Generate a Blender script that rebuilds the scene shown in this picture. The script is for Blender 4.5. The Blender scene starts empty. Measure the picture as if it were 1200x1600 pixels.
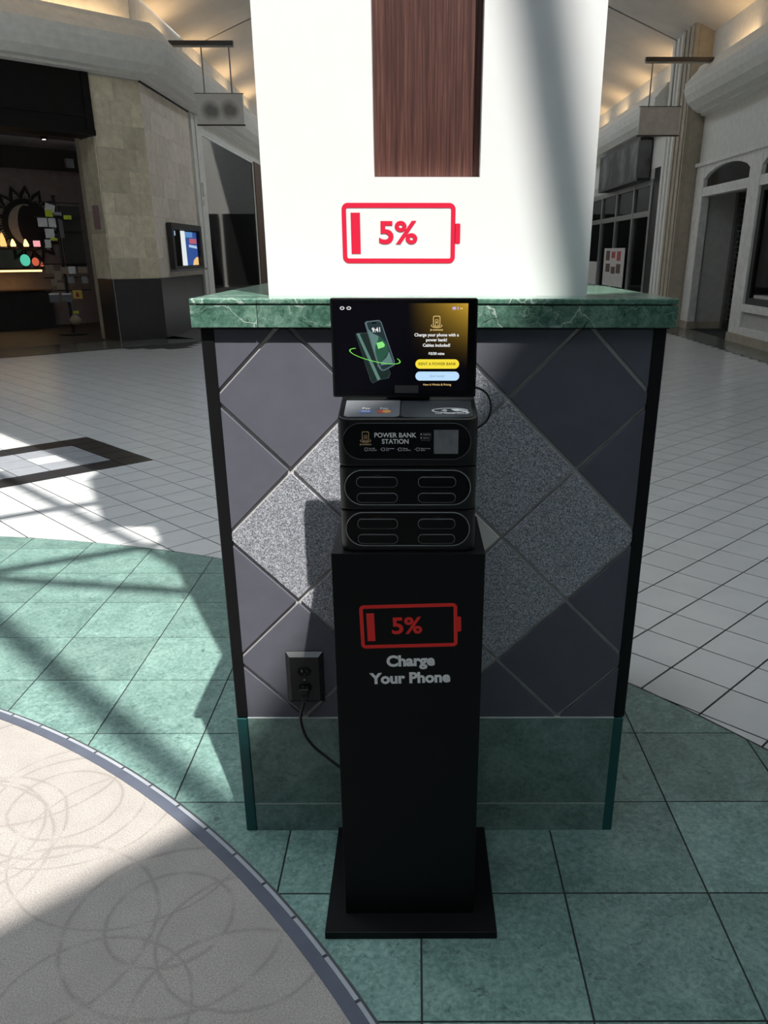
import bpy, bmesh, math, random
from mathutils import Vector, Matrix
random.seed(7)
scene = bpy.context.scene
COL = scene.collection
R2 = 2 ** -0.5

# ------------------------------------------------------------------ camera
F_PX, PPX, PPY = 1251.08, 653.1, 887.5
PITCH, ROLL, YAW = 0.3744, 0.0008, 0.0036
CAM = Vector((0.0, -1.8793, 1.55))
cd = bpy.data.cameras.new('camera')
cam = bpy.data.objects.new('camera', cd); COL.objects.link(cam)
cd.sensor_fit = 'VERTICAL'; cd.sensor_height = 36.0; cd.sensor_width = 27.0
cd.lens = F_PX / 1600 * 36.0
cd.shift_x = -(PPX - 600) / 1600
cd.shift_y = (PPY - 800) / 1600
cd.clip_start = 0.05; cd.clip_end = 200
fw = Vector((math.sin(YAW) * math.cos(PITCH), math.cos(YAW) * math.cos(PITCH), -math.sin(PITCH)))
rt = Vector((math.cos(YAW), -math.sin(YAW), 0)); up = rt.cross(fw)
c_, s_ = math.cos(ROLL), math.sin(ROLL)
rt, up = c_ * rt + s_ * up, -s_ * rt + c_ * up
cam.matrix_world = Matrix(((rt.x, up.x, -fw.x, CAM.x), (rt.y, up.y, -fw.y, CAM.y), (rt.z, up.z, -fw.z, CAM.z), (0, 0, 0, 1)))
scene.camera = cam

def in_frame(p, m=0):
    v = Vector(p) - CAM; z = v.dot(fw)
    if z < 0.1: return None
    return PPX + F_PX * v.dot(rt) / z, PPY - F_PX * v.dot(up) / z

# ------------------------------------------------------------------ world, sun, exposure
w = bpy.data.worlds.new('sky'); scene.world = w; w.use_nodes = True
bg = w.node_tree.nodes['Background']
bg.inputs[0].default_value = (0.80, 0.90, 1.0, 1); bg.inputs[1].default_value = 4.3
SUN = Vector((-0.208, 0.437, -1.0))
sd = bpy.data.lights.new('sun', 'SUN'); sd.energy = 8.0; sd.angle = math.radians(0.55); sd.color = (1.0, 0.97, 0.92)
sun = bpy.data.objects.new('sun', sd); COL.objects.link(sun)
sun.rotation_euler = SUN.to_track_quat('-Z', 'Y').to_euler(); sun.location = (4, -8, 14)
vs = scene.view_settings
vs.view_transform = 'Standard'; vs.look = 'None'; vs.exposure = 0.0; vs.gamma = 1.0; vs.use_curve_mapping = False

# ------------------------------------------------------------------ materials
MATS = {}
def srgb(r, g, b):
    f = lambda c: (c / 255 / 12.92) if c / 255 <= 0.04045 else ((c / 255 + 0.055) / 1.055) ** 2.4
    return (f(r), f(g), f(b))
class NT:
    def __init__(s, name):
        s.m = bpy.data.materials.new(name); s.m.use_nodes = True; s.t = s.m.node_tree
        s.b = s.t.nodes['Principled BSDF']; s.o = s.t.nodes['Material Output']; MATS[name] = s.m
    def n(s, typ, **k):
        nd = s.t.nodes.new(typ)
        for a, v in k.items():
            if a.startswith('i_'):
                key = a[2:]; key = int(key) if key.isdigit() else key.replace('_', ' ')
                nd.inputs[key].default_value = v
            else: setattr(nd, a, v)
        return nd
    def l(s, a, b): s.t.links.new(a, b)
    def math(s, op, a, b=None, c=None):
        nd = s.t.nodes.new('ShaderNodeMath'); nd.operation = op
        for i, v in enumerate((a, b, c)):
            if v is None: continue
            if isinstance(v, (int, float)): nd.inputs[i].default_value = v
            else: s.l(v, nd.inputs[i])
        return nd.outputs[0]
    def mix(s, fac, a, b):
        nd = s.t.nodes.new('ShaderNodeMix'); nd.data_type = 'RGBA'
        for i, v in ((0, fac), (6, a), (7, b)):
            if isinstance(v, (int, float)): nd.inputs[i].default_value = v
            elif isinstance(v, tuple): nd.inputs[i].default_value = (*v[:3], 1)
            else: s.l(v, nd.inputs[i])
        return nd.outputs[2]
    def ramp(s, fac, stops):
        nd = s.t.nodes.new('ShaderNodeValToRGB'); e = nd.color_ramp.elements
        while len(e) < len(stops): e.new(0.5)
        for el, (p, c) in zip(e, stops):
            el.position = p; el.color = (*c, 1) if isinstance(c, tuple) else (c, c, c, 1)
        s.l(fac, nd.inputs[0]); return nd.outputs[0]
    def coords(s, rnd=7.0, scale=(1, 1, 1)):
        tc = s.n('ShaderNodeTexCoord'); oi = s.n('ShaderNodeObjectInfo')
        sc = s.n('ShaderNodeVectorMath', operation='MULTIPLY'); sc.inputs[1].default_value = scale
        s.l(tc.outputs['Object'], sc.inputs[0])
        if not rnd: return sc.outputs[0], oi.outputs['Random']
        cb = s.n('ShaderNodeCombineXYZ')
        for i, k in enumerate((1.0, 1.7, 0.6)): s.l(s.math('MULTIPLY', oi.outputs['Random'], rnd * k), cb.inputs[i])
        ad = s.n('ShaderNodeVectorMath', operation='ADD'); s.l(sc.outputs[0], ad.inputs[0]); s.l(cb.outputs[0], ad.inputs[1])
        return ad.outputs[0], oi.outputs['Random']
    def noise(s, v, scale, detail=4, rough=0.5, dist=0.0):
        nd = s.n('ShaderNodeTexNoise'); nd.inputs['Scale'].default_value = scale; nd.inputs['Detail'].default_value = detail
        nd.inputs['Roughness'].default_value = rough; nd.inputs['Distortion'].default_value = dist
        s.l(v, nd.inputs['Vector']); return nd.outputs[0]
    def bump(s, h, strength=0.2, dist=0.002):
        nd = s.n('ShaderNodeBump'); nd.inputs['Strength'].default_value = strength; nd.inputs['Distance'].default_value = dist
        s.l(h, nd.inputs['Height']); s.l(nd.outputs[0], s.b.inputs['Normal'])
    def base(s, c):
        if isinstance(c, tuple): s.b.inputs['Base Color'].default_value = (*c, 1)
        else: s.l(c, s.b.inputs['Base Color'])
    def set(s, rough=0.5, metal=0.0, spec=0.5):
        s.b.inputs['Roughness'].default_value = rough; s.b.inputs['Metallic'].default_value = metal
        s.b.inputs['Specular IOR Level'].default_value = spec
def plain(name, c, rough=0.5, metal=0.0, spec=0.5, var=0.0, nscale=8.0, bump=0.0):
    t = NT(name); t.set(rough, metal, spec)
    v, r = t.coords(5.0)
    n = t.noise(v, nscale, 5, 0.6)
    f = 0.12 + var
    dark = tuple(x * (1 - f) for x in c); light = tuple(min(1, x * (1 + f)) for x in c)
    t.base(t.ramp(n, [(0.3, dark), (0.7, light)]))
    if bump: t.bump(t.noise(v, nscale * 12, 3), bump)
    return t.m
def emit(name, c, k=1.0):
    t = NT(name); t.base((0.0, 0.0, 0.0)); t.set(0.4)
    t.b.inputs['Emission Color'].default_value = (*c, 1); t.b.inputs['Emission Strength'].default_value = k
    return t.m
def marble(name, dark, mid, light, vein, rough, vscale=7.0, vein_amt=0.8, black=0.3, vw=0.02, cover=0.5, fine=0.4):
    t = NT(name); t.set(rough)
    v, r = t.coords(9.0)
    dn = t.n('ShaderNodeTexNoise'); dn.inputs['Scale'].default_value = 5.0; dn.inputs['Detail'].default_value = 6; t.l(v, dn.inputs['Vector'])
    dv_ = t.n('ShaderNodeVectorMath', operation='MULTIPLY_ADD'); t.l(dn.outputs['Color'], dv_.inputs[0]); dv_.inputs[1].default_value = (0.34, 0.34, 0.34); t.l(v, dv_.inputs[2])
    n1 = t.noise(v, 6.0, 10, 0.68, 0.8); n2 = t.noise(v, 70.0, 6, 0.72, 0.5)
    m = t.math('ADD', t.math('MULTIPLY', n1, 1 - fine), t.math('MULTIPLY', n2, fine))
    col = t.ramp(m, [(0.40, dark), (0.5, mid), (0.60, light)])
    for sc, k in ((vscale, 1.0), (vscale * 2.7, 0.55)):
        vo = t.n('ShaderNodeTexVoronoi', feature='DISTANCE_TO_EDGE'); vo.inputs['Scale'].default_value = sc; t.l(dv_.outputs[0], vo.inputs['Vector'])
        vm = t.math('SUBTRACT', 1.0, t.math('MINIMUM', 1.0, t.math('DIVIDE', vo.outputs['Distance'], vw)))
        brk = t.math('MULTIPLY', vm, t.ramp(t.noise(v, 5.0 * k + 3, 3), [(cover, 0.0), (cover + 0.13, 1.0)]))
        col = t.mix(t.math('MULTIPLY', brk, vein_amt * k), col, vein)
    n4 = t.noise(dv_.outputs[0], 30.0, 5, 0.7, 1.0)
    bm_ = t.math('MULTIPLY', t.ramp(n4, [(0.60, 0.0), (0.66, 1.0)]), black)
    col = t.mix(bm_, col, tuple(x * 0.25 for x in dark))
    hs = t.n('ShaderNodeHueSaturation'); t.l(col, hs.inputs['Color']); t.l(t.math('ADD', 0.88, t.math('MULTIPLY', r, 0.24)), hs.inputs['Value'])
    t.base(hs.outputs[0]); t.bump(n2, 0.15, 0.002)
    return t.m

marble('green_floor', (0.085, 0.155, 0.135), (0.145, 0.245, 0.215), (0.22, 0.335, 0.295), (0.40, 0.50, 0.46), 0.36, 5.0, 0.35, 0.60, 0.02, 0.55, 0.62)
marble('green_ledge', (0.045, 0.115, 0.082), (0.105, 0.215, 0.16), (0.20, 0.34, 0.265), (0.66, 0.76, 0.69), 0.14, 8.0, 0.85, 0.95, 0.024, 0.45, 0.5)
marble('green_base', (0.105, 0.175, 0.155), (0.165, 0.26, 0.232), (0.235, 0.345, 0.31), (0.32, 0.42, 0.38), 0.3, 5.0, 0.40, 0.5, 0.018, 0.55, 0.45)
plain('green_edge', (0.012, 0.085, 0.085), 0.25)
plain('grout_dark', (0.014, 0.014, 0.014), 0.8)
plain('grout_light', (0.52, 0.50, 0.49), 0.8)
plain('white_tile', (0.60, 0.605, 0.60), 0.22, var=-0.07, nscale=3)
plain('grey_tile', (0.30, 0.315, 0.34), 0.25, var=-0.05)
plain('black_tile', (0.022, 0.022, 0.024), 0.3)
plain('border_tile', (0.11, 0.115, 0.105), 0.18)
plain('plain_tile', (0.116, 0.117, 0.143), 0.5, spec=0.2, var=-0.06, nscale=20)
plain('pale_tile', (0.62, 0.60, 0.57), 0.35, var=-0.05)
plain('trim_black', (0.006, 0.006, 0.007), 0.5, spec=0.25)
t = NT('granite_tile'); t.set(0.5)
v, r = t.coords(3.0)
vo = t.n('ShaderNodeTexVoronoi'); vo.inputs['Scale'].default_value = 520; t.l(v, vo.inputs['Vector'])
sx = t.n('ShaderNodeSeparateColor'); t.l(vo.outputs['Color'], sx.inputs[0])
t.base(t.ramp(sx.outputs[0], [(0.1, (0.12, 0.125, 0.145)), (0.5, (0.27, 0.28, 0.31)), (0.93, (0.60, 0.61, 0.66))])); t.bump(sx.outputs[1], 0.25, 0.001)
plain('column_white', (0.84, 0.84, 0.83), 0.55, var=-0.11, bump=0.06)
t = NT('wood_panel'); t.set(0.5)
v, r = t.coords(0, (420, 420, 7)); n = t.noise(v, 1.0, 3, 0.6, 0.0)
v2, r = t.coords(0, (130, 130, 1.6)); n2 = t.noise(v2, 1.0, 4, 0.6)
m = t.math('ADD', t.math('MULTIPLY', n, 0.6), t.math('MULTIPLY', n2, 0.4))
t.base(t.ramp(m, [(0.36, (0.026, 0.007, 0.005)), (0.5, (0.068, 0.022, 0.016)), (0.66, (0.145, 0.064, 0.047))])); t.bump(n, 0.3, 0.001)
plain('decal_red', srgb(226, 24, 62), 0.5, var=-0.1)
plain('decal_red_stand', (0.96, 0.028, 0.022), 0.5, var=-0.1)
plain('decal_white', (0.96, 0.96, 0.96), 0.5, var=-0.1)
plain('kiosk_black', (0.0045, 0.0045, 0.0052), 0.45, spec=0.22)
plain('gloss_black', (0.003, 0.003, 0.004), 0.15, spec=0.2)
plain('station_black', (0.006, 0.006, 0.007), 0.3, spec=0.35)
plain('station_sky_sheen', (0.15, 0.158, 0.168), 0.35)
plain('reader_sky_sheen', (0.055, 0.06, 0.065), 0.3)
plain('line_grey', (0.42, 0.42, 0.43), 0.35, 0.2)
plain('print_grey', (0.92, 0.92, 0.93), 0.5)
plain('slot_highlight', (0.24, 0.24, 0.245), 0.35)
plain('print_dim', (0.14, 0.14, 0.14), 0.5)
plain('print_gold', (0.80, 0.55, 0.30), 0.45)
plain('blank_plate', (0.20, 0.20, 0.215), 0.5, nscale=60, var=0.1)
plain('rubber_black', (0.010, 0.010, 0.011), 0.38)
plain('metal_pin', (0.55, 0.55, 0.55), 0.25, 0.9)
plain('vinyl_navy', (0.085, 0.095, 0.125), 0.42)
plain('strip_pale', (0.33, 0.345, 0.37), 0.4)
plain('strip_dark', (0.05, 0.055, 0.06), 0.5)
# carpet: beige pile with thin darker rings
t = NT('carpet'); t.set(0.95, spec=0.1)
tc = t.n('ShaderNodeTexCoord'); pos = tc.outputs['Object']
wob = t.n('ShaderNodeTexNoise'); wob.inputs['Scale'].default_value = 6; t.l(pos, wob.inputs['Vector'])
wv = t.n('ShaderNodeVectorMath', operation='MULTIPLY_ADD'); t.l(wob.outputs['Color'], wv.inputs[0]); wv.inputs[1].default_value = (0.02, 0.02, 0); t.l(pos, wv.inputs[2])
acc = None
rng = random.Random(3)
RINGS = [(-1.06, 0.105, 0.16, 0.004), (-1.06, 0.105, 0.235, 0.004), (-1.03, 0.12, 0.29, 0.003), (-1.25, 0.30, 0.30, 0.004), (-0.62, -0.34, 0.155, 0.005), (-0.60, -0.36, 0.27, 0.005),
         (-0.42, -0.40, 0.21, 0.004), (-0.95, -0.38, 0.30, 0.005), (-0.80, -0.05, 0.33, 0.003), (-0.40, -0.62, 0.24, 0.005), (-0.72, -0.62, 0.22, 0.004), (-1.35, -0.05, 0.27, 0.004)]
for k in range(26):
    RINGS.append((rng.uniform(-3.6, -1.2), rng.uniform(-2.2, 0.2), rng.uniform(0.15, 0.35), 0.004))
for (cx, cy, rr, ww) in RINGS:
    d = t.n('ShaderNodeVectorMath', operation='DISTANCE'); t.l(wv.outputs[0], d.inputs[0]); d.inputs[1].default_value = (cx + 0.017, cy + 0.017, 0)
    e = t.math('ABSOLUTE', t.math('SUBTRACT', d.outputs['Value'], rr))
    e = t.math('SUBTRACT', 1.0, t.math('MINIMUM', 1.0, t.math('DIVIDE', e, ww * 1.9)))
    acc = e if acc is None else t.math('MAXIMUM', acc, e)
pile = t.noise(pos, 260, 3, 0.7); blot = t.noise(pos, 7, 5, 0.6)
base = t.ramp(pile, [(0.3, (0.25, 0.225, 0.205)), (0.7, (0.54, 0.495, 0.455))])
base = t.mix(t.math('MULTIPLY', t.ramp(blot, [(0.42, 0.0), (0.62, 1.0)]), 0.30), base, (0.30, 0.275, 0.25))
patchy = t.ramp(t.noise(pos, 14, 2), [(0.36, 0.35), (0.5, 1.0)])
t.base(t.mix(t.math('MULTIPLY', t.math('MULTIPLY', acc, patchy), 0.36), base, (0.15, 0.13, 0.115)))
t.bump(pile, 0.9, 0.004)
# background
plain('plaster_white', (0.75, 0.74, 0.69), 0.7, var=-0.05)
plain('plaster_grey', (0.52, 0.51, 0.48), 0.8, var=-0.04)
plain('ceiling_paint', (0.68, 0.65, 0.60), 0.8, var=-0.06, nscale=2)
plain('wall_dim', (0.07, 0.07, 0.07), 0.8)
plain('roof_paint', (0.45, 0.45, 0.45), 0.8)
t = NT('limestone'); t.set(0.7); v, r = t.coords(8.0)
n = t.noise(v, 6, 7, 0.65); sp = t.noise(v, 55, 3, 0.6)
c = t.ramp(n, [(0.3, (0.55, 0.475, 0.34)), (0.7, (0.78, 0.70, 0.52))])
c = t.mix(t.ramp(sp, [(0.62, 0.0), (0.74, 0.7)]), c, (0.12, 0.10, 0.07))
hs = t.n('ShaderNodeHueSaturation'); t.l(c, hs.inputs['Color']); t.l(t.math('ADD', 0.80, t.math('MULTIPLY', r, 0.36)), hs.inputs['Value']); t.base(hs.outputs[0])
t = NT('limestone_pink'); t.set(0.7); v, r = t.coords(8.0)
c = t.ramp(t.noise(v, 6, 7, 0.65), [(0.3, (0.64, 0.56, 0.47)), (0.7, (0.80, 0.73, 0.63))])
hs = t.n('ShaderNodeHueSaturation'); t.l(c, hs.inputs['Color']); t.l(t.math('ADD', 0.90, t.math('MULTIPLY', r, 0.2)), hs.inputs['Value']); t.base(hs.outputs[0])
plain('wainscot_black', (0.035, 0.032, 0.034), 0.3)
plain('stain_brown', (0.005, 0.004, 0.004), 0.5, spec=0.2, var=0.1)
plain('shop_wall', (0.30, 0.245, 0.235), 0.8)
plain('shop_dark', (0.03, 0.026, 0.024), 0.7)
plain('shop_wood', (0.12, 0.06, 0.03), 0.5, var=0.15)
plain('art_black', (0.010, 0.009, 0.009), 0.6)
plain('art_pale', (0.42, 0.38, 0.34), 0.7)
plain('pole_brown', (0.11, 0.06, 0.035), 0.5, var=0.15)
plain('beige_stone', (0.42, 0.37, 0.285), 0.6)
plain('frame_white', (0.78, 0.77, 0.73), 0.5)
plain('frame_dark', (0.018, 0.018, 0.018), 0.4)
plain('grille_grey', (0.20, 0.195, 0.19), 0.4, 0.4)
plain('sign_panel_taupe', (0.58, 0.535, 0.475), 0.6)
plain('steel_dark', (0.06, 0.055, 0.05), 0.4, 0.5)
plain('rod_grey', (0.30, 0.29, 0.26), 0.4, 0.4)
plain('aluminium', (0.34, 0.34, 0.33), 0.35, 0.6)
plain('card_white', (0.72, 0.72, 0.70), 0.6); plain('card_lime', (0.62, 0.72, 0.05), 0.6); plain('card_grey', (0.3, 0.3, 0.3), 0.5)
plain('card_tan', (0.28, 0.22, 0.15), 0.7); plain('card_yellow', (0.60, 0.42, 0.08), 0.6); plain('card_pack', (0.16, 0.16, 0.17), 0.3)
plain('strap_grey', (0.14, 0.13, 0.13), 0.6)
plain('poster_white', (0.55, 0.53, 0.50), 0.5); plain('notice_pink', (0.30, 0.19, 0.20), 0.6); plain('poster_red', (0.35, 0.05, 0.05), 0.6); plain('poster_brown', (0.10, 0.06, 0.045), 0.6)
emit('led_warm', (1.0, 0.62, 0.22), 3.0); emit('lamp_orange', (1.0, 0.50, 0.16), 1.4); emit('lamp_yellow', (1.0, 0.66, 0.28), 2.2)
emit('lamp_pink', (0.95, 0.38, 0.42), 1.0); emit('lamp_green', (0.10, 0.62, 0.42), 0.9); emit('lamp_red', (0.85, 0.16, 0.08), 0.7); emit('spot_white', (1.0, 0.86, 0.62), 6.0)
emit('twinkle', (0.55, 0.50, 0.95), 1.2)
plain('rock_orange', (0.40, 0.16, 0.08), 0.6)
# blurred lettering on the left blade sign: two soft dark smudges
def smudge(name, base, dark, blobs):
    t = NT(name); t.set(0.6); tc = t.n('ShaderNodeTexCoord'); acc = None
    for (x, z, r) in blobs:
        d = t.n('ShaderNodeVectorMath', operation='DISTANCE'); t.l(tc.outputs['Object'], d.inputs[0]); d.inputs[1].default_value = (x, 0, z)
        e = t.math('MAXIMUM', 0.0, t.math('SUBTRACT', 1.0, t.math('DIVIDE', d.outputs['Value'], r)))
        acc = e if acc is None else t.math('MAXIMUM', acc, e)
    t.base(t.mix(t.math('MINIMUM', 1.0, t.math('MULTIPLY', acc, 1.5)), base, dark)); return t.m
smudge('sign_smudged', (0.66, 0.63, 0.58), (0.22, 0.21, 0.195), [(-0.19, -0.02, 0.2), (-0.12, -0.04, 0.17), (0.17, -0.01, 0.2), (0.23, -0.03, 0.16)])
t = NT('sign_mottled'); t.set(0.5); v, r = t.coords(0); t.base(t.ramp(t.noise(v, 1.3, 2), [(0.4, (0.03, 0.03, 0.032)), (0.62, (0.16, 0.16, 0.16))]))
# glass: clear with a fresnel reflection
def glass(name, tint):
    t = NT(name); tr = t.n('ShaderNodeBsdfTransparent'); tr.inputs[0].default_value = (*tint, 1)
    gl = t.n('ShaderNodeBsdfGlossy'); gl.inputs['Roughness'].default_value = 0.03
    fr = t.n('ShaderNodeFresnel'); fr.inputs[0].default_value = 1.5; mx = t.n('ShaderNodeMixShader')
    t.l(fr.outputs[0], mx.inputs[0]); t.l(tr.outputs[0], mx.inputs[1]); t.l(gl.outputs[0], mx.inputs[2]); t.l(mx.outputs[0], t.o.inputs[0]); return t.m
glass('shop_glass', (0.55, 0.62, 0.58)); glass('shop_glass_dark', (0.35, 0.36, 0.36))
# lit display with its own picture: black with a golden glow toward the upper right
t = NT('display_picture'); t.set(0.2, spec=0.12); t.base((0.002, 0.002, 0.003))
tc = t.n('ShaderNodeTexCoord'); sx = t.n('ShaderNodeSeparateXYZ'); t.l(tc.outputs['Object'], sx.inputs[0])
# display-local metres, origin at the display's centre
gx = t.math('DIVIDE', t.math('SUBTRACT', sx.outputs[0], 0.01), 0.118); gz = t.math('DIVIDE', t.math('ADD', sx.outputs[2], 0.055), 0.14)
g = t.math('MULTIPLY', t.math('POWER', t.math('MAXIMUM', 0.0, t.math('MINIMUM', 1.0, gx)), 1.5), t.math('POWER', t.math('MAXIMUM', 0.0, t.math('MINIMUM', 1.0, gz)), 2.6))
ec = t.mix(g, (0.0015, 0.0015, 0.003), (0.62, 0.37, 0.04)); t.l(ec, t.b.inputs['Emission Color']); t.b.inputs['Emission Strength'].default_value = 0.85
emit('ui_white', (0.85, 0.85, 0.85), 1.0); emit('ui_yellow', (0.92, 0.74, 0.05), 1.0); emit('ui_blue', (0.50, 0.74, 0.98), 1.0); emit('ui_gold', (0.95, 0.66, 0.25), 0.9)
emit('ui_dark', (0.10, 0.07, 0.005), 1.0); emit('ui_bluegrey', (0.22, 0.33, 0.5), 1.0); emit('ui_green', (0.22, 0.85, 0.10), 1.0); emit('ui_mint', (0.26, 0.80, 0.22), 1.0)
emit('ui_phone', (0.012, 0.028, 0.035), 1.0); emit('ui_phone_edge', (0.10, 0.145, 0.165), 1.0); emit('ui_phone_green', (0.02, 0.085, 0.05), 1.0); emit('ui_phone_light', (0.11, 0.21, 0.19), 1.0)
emit('ui_phone_back', (0.008, 0.02, 0.016), 1.0); emit('ui_flag', (0.55, 0.42, 0.72), 1.0); emit('ui_box', (0.012, 0.012, 0.013), 1.0); emit('ui_glow', (0.02, 0.12, 0.015), 1.0)
emit('tv_white', (0.75, 0.82, 0.82), 1.0); emit('tv_blue', (0.02, 0.07, 0.28), 1.0); emit('tv_sky', (0.10, 0.25, 0.55), 1.0); emit('tv_red', (0.45, 0.10, 0.14), 1.0); emit('tv_orange', (0.85, 0.55, 0.22), 1.0); emit('tv_pale', (0.4, 0.55, 0.75), 1.0)
plain('print_cardblue', (0.10, 0.16, 0.42), 0.5); plain('print_cardred', (0.55, 0.06, 0.05), 0.5); plain('print_cardorange', (0.65, 0.30, 0.08), 0.5)
plain('concrete_floor', (0.06, 0.05, 0.045), 0.5)

# ------------------------------------------------------------------ mesh helpers
class MB:
    def __init__(s): s.v = []; s.f = []
    def add(s, vs_, fs): o = len(s.v); s.v += [tuple(p) for p in vs_]; s.f += [tuple(i + o for i in f) for f in fs]; return s
    def box(s, x0, x1, y0, y1, z0, z1):
        return s.add([(x0, y0, z0), (x1, y0, z0), (x1, y1, z0), (x0, y1, z0), (x0, y0, z1), (x1, y0, z1), (x1, y1, z1), (x0, y1, z1)],
                     [(3, 2, 1, 0), (4, 5, 6, 7), (0, 1, 5, 4), (1, 2, 6, 5), (2, 3, 7, 6), (3, 0, 4, 7)])
    def prism(s, pts, fn, a, b):
        """polygon pts (p,q) mapped by fn(p,q,depth) at depth a (front) and b (back)"""
        n = len(pts); vs_ = [fn(p, q, a) for p, q in pts] + [fn(p, q, b) for p, q in pts]
        return s.add(vs_, [tuple(range(n)), tuple(range(2 * n - 1, n - 1, -1))] + [(i, n + i, n + (i + 1) % n, (i + 1) % n) for i in range(n)])
    def ring(s, outer, inner, fn, a, b):
        n = len(outer); vs_ = [fn(p, q, d) for d in (a, b) for lst in (outer, inner) for p, q in lst]
        fs = []
        for i in range(n):
            j = (i + 1) % n
            fs += [(i, j, n + j, n + i), (2 * n + i, 3 * n + i, 3 * n + j, 2 * n + j), (i, 2 * n + i, 2 * n + j, j), (n + i, n + j, 3 * n + j, 3 * n + i)]
        return s.add(vs_, fs)
    def tube(s, path, r, seg=10, cap=True):
        P = [Vector(p) for p in path]; n = len(P); vs_ = []; prev = None
        for i, p in enumerate(P):
            tg = (P[min(i + 1, n - 1)] - P[max(i - 1, 0)]).normalized()
            a = (prev - tg * prev.dot(tg)) if prev else tg.orthogonal()
            a.normalize(); prev = a; b = tg.cross(a); rr = r[i] if isinstance(r, (list, tuple)) else r
            vs_ += [p + (a * math.cos(2 * math.pi * k / seg) + b * math.sin(2 * math.pi * k / seg)) * rr for k in range(seg)]
        fs = [(i * seg + k, i * seg + (k + 1) % seg, (i + 1) * seg + (k + 1) % seg, (i + 1) * seg + k) for i in range(n - 1) for k in range(seg)]
        if cap: fs += [tuple(range(seg - 1, -1, -1)), tuple(range((n - 1) * seg, n * seg))]
        return s.add(vs_, fs)
    def lathe(s, prof, c, seg=16):
        n = len(prof); vs_ = [(c[0] + r * math.cos(2 * math.pi * k / seg), c[1] + r * math.sin(2 * math.pi * k / seg), c[2] + z) for r, z in prof for k in range(seg)]
        fs = [(i * seg + k, i * seg + (k + 1) % seg, (i + 1) * seg + (k + 1) % seg, (i + 1) * seg + k) for i in range(n - 1) for k in range(seg)]
        fs += [tuple(range(seg - 1, -1, -1)), tuple(range((n - 1) * seg, n * seg))]
        return s.add(vs_, fs)
    def build(s, name, mat, parent=None, bevel=0.0, seg=2, smooth=False, origin=None, fix=True):
        me = bpy.data.meshes.new(name)
        o_ = Vector(origin) if origin else Vector((0, 0, 0))
        me.from_pydata([tuple(Vector(p) - o_) for p in s.v], [], s.f); me.update()
        if bevel or fix:
            bm = bmesh.new(); bm.from_mesh(me)
            if fix: bmesh.ops.recalc_face_normals(bm, faces=bm.faces)
            if bevel:
                es = [e for e in bm.edges if len(e.link_faces) == 2 and e.calc_face_angle(0) > 0.6]
                bmesh.ops.bevel(bm, geom=es, offset=bevel, segments=seg, profile=0.5, affect='EDGES', clamp_overlap=True)
            bm.to_mesh(me); bm.free()
        if smooth:
            for p in me.polygons: p.use_smooth = True
        me.materials.append(MATS[mat])
        ob = bpy.data.objects.new(name, me); COL.objects.link(ob); ob.location = o_
        if parent: adopt(ob, parent)
        return ob
def world_loc(ob):
    v = Vector((0, 0, 0))
    while ob: v += ob.location if not ob.parent else ob.location - Vector((0, 0, 0)); ob = ob.parent
    return v
WL = {}
def adopt(ob, parent):
    wl = WL.get(parent.name, parent.location.copy() if not parent.parent else None)
    ob.parent = parent; ob.location = ob.location - wl
    WL[ob.name] = wl + ob.location
def thing(name, loc, label, cat, group=None):
    o = bpy.data.objects.new(name, None); COL.objects.link(o); o.location = loc; o.empty_display_size = 0.1
    WL[o.name] = Vector(loc); return tag(o, label, cat, group)
def tag(o, label, cat, group=None):
    o['label'] = label; o['category'] = cat
    if group: o['group'] = group
    return o
def struct(o, label=None):
    o['kind'] = 'structure'
    if label: o['label'] = label
    return o
def lab(o, label): o['label'] = label; return o
def text(name, body, size, mat, loc, parent, align='CENTER', bold=0.0, rot=(math.pi / 2, 0, 0), tilt=0.0, sx=1.0, space=1.0, depth=0.0002, line=1.0):
    cu = bpy.data.curves.new(name, 'FONT'); cu.body = body; cu.size = size; cu.align_x = align; cu.align_y = 'CENTER'
    cu.offset = bold; cu.extrude = depth; cu.space_character = space; cu.space_line = line; cu.resolution_u = 4
    tmp = bpy.data.objects.new('tmp', cu); COL.objects.link(tmp)
    dg = bpy.context.evaluated_depsgraph_get(); me = bpy.data.meshes.new_from_object(tmp.evaluated_get(dg))
    bpy.data.objects.remove(tmp); bpy.data.curves.remove(cu)
    M = Matrix.Rotation(rot[2], 4, 'Z') @ Matrix.Rotation(rot[1], 4, 'Y') @ Matrix.Rotation(rot[0], 4, 'X') @ Matrix.Rotation(tilt, 4, 'Z') @ Matrix.Diagonal((sx, 1, 1, 1))
    me.transform(M); me.materials.clear(); me.materials.append(MATS[mat]); me.name = name
    ob = bpy.data.objects.new(name, me); COL.objects.link(ob); ob.location = loc
    if parent: adopt(ob, parent)
    return ob
def bez(P, n=10):
    out = []; P = [Vector(p) for p in P]
    for i in range(len(P) - 1):
        p0 = P[max(i - 1, 0)]; p1 = P[i]; p2 = P[i + 1]; p3 = P[min(i + 2, len(P) - 1)]
        for k in range(n):
            t_ = k / n; out.append(.5 * ((2 * p1) + (-p0 + p2) * t_ + (2 * p0 - 5 * p1 + 4 * p2 - p3) * t_ ** 2 + (-p0 + 3 * p1 - 3 * p2 + p3) * t_ ** 3))
    return out + [P[-1]]
def stadium(x0, x1, z0, z1, r=None, n=10):
    r = min((z1 - z0) / 2, (x1 - x0) / 2) if r is None else r; pts = []
    for cx, cz, a0 in ((x1 - r, z0 + r, -90), (x1 - r, z1 - r, 0), (x0 + r, z1 - r, 90), (x0 + r, z0 + r, 180)):
        for k in range(n + 1):
            a = math.radians(a0 + 90 * k / n); pts.append((cx + r * math.cos(a), cz + r * math.sin(a)))
    return pts
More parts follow.
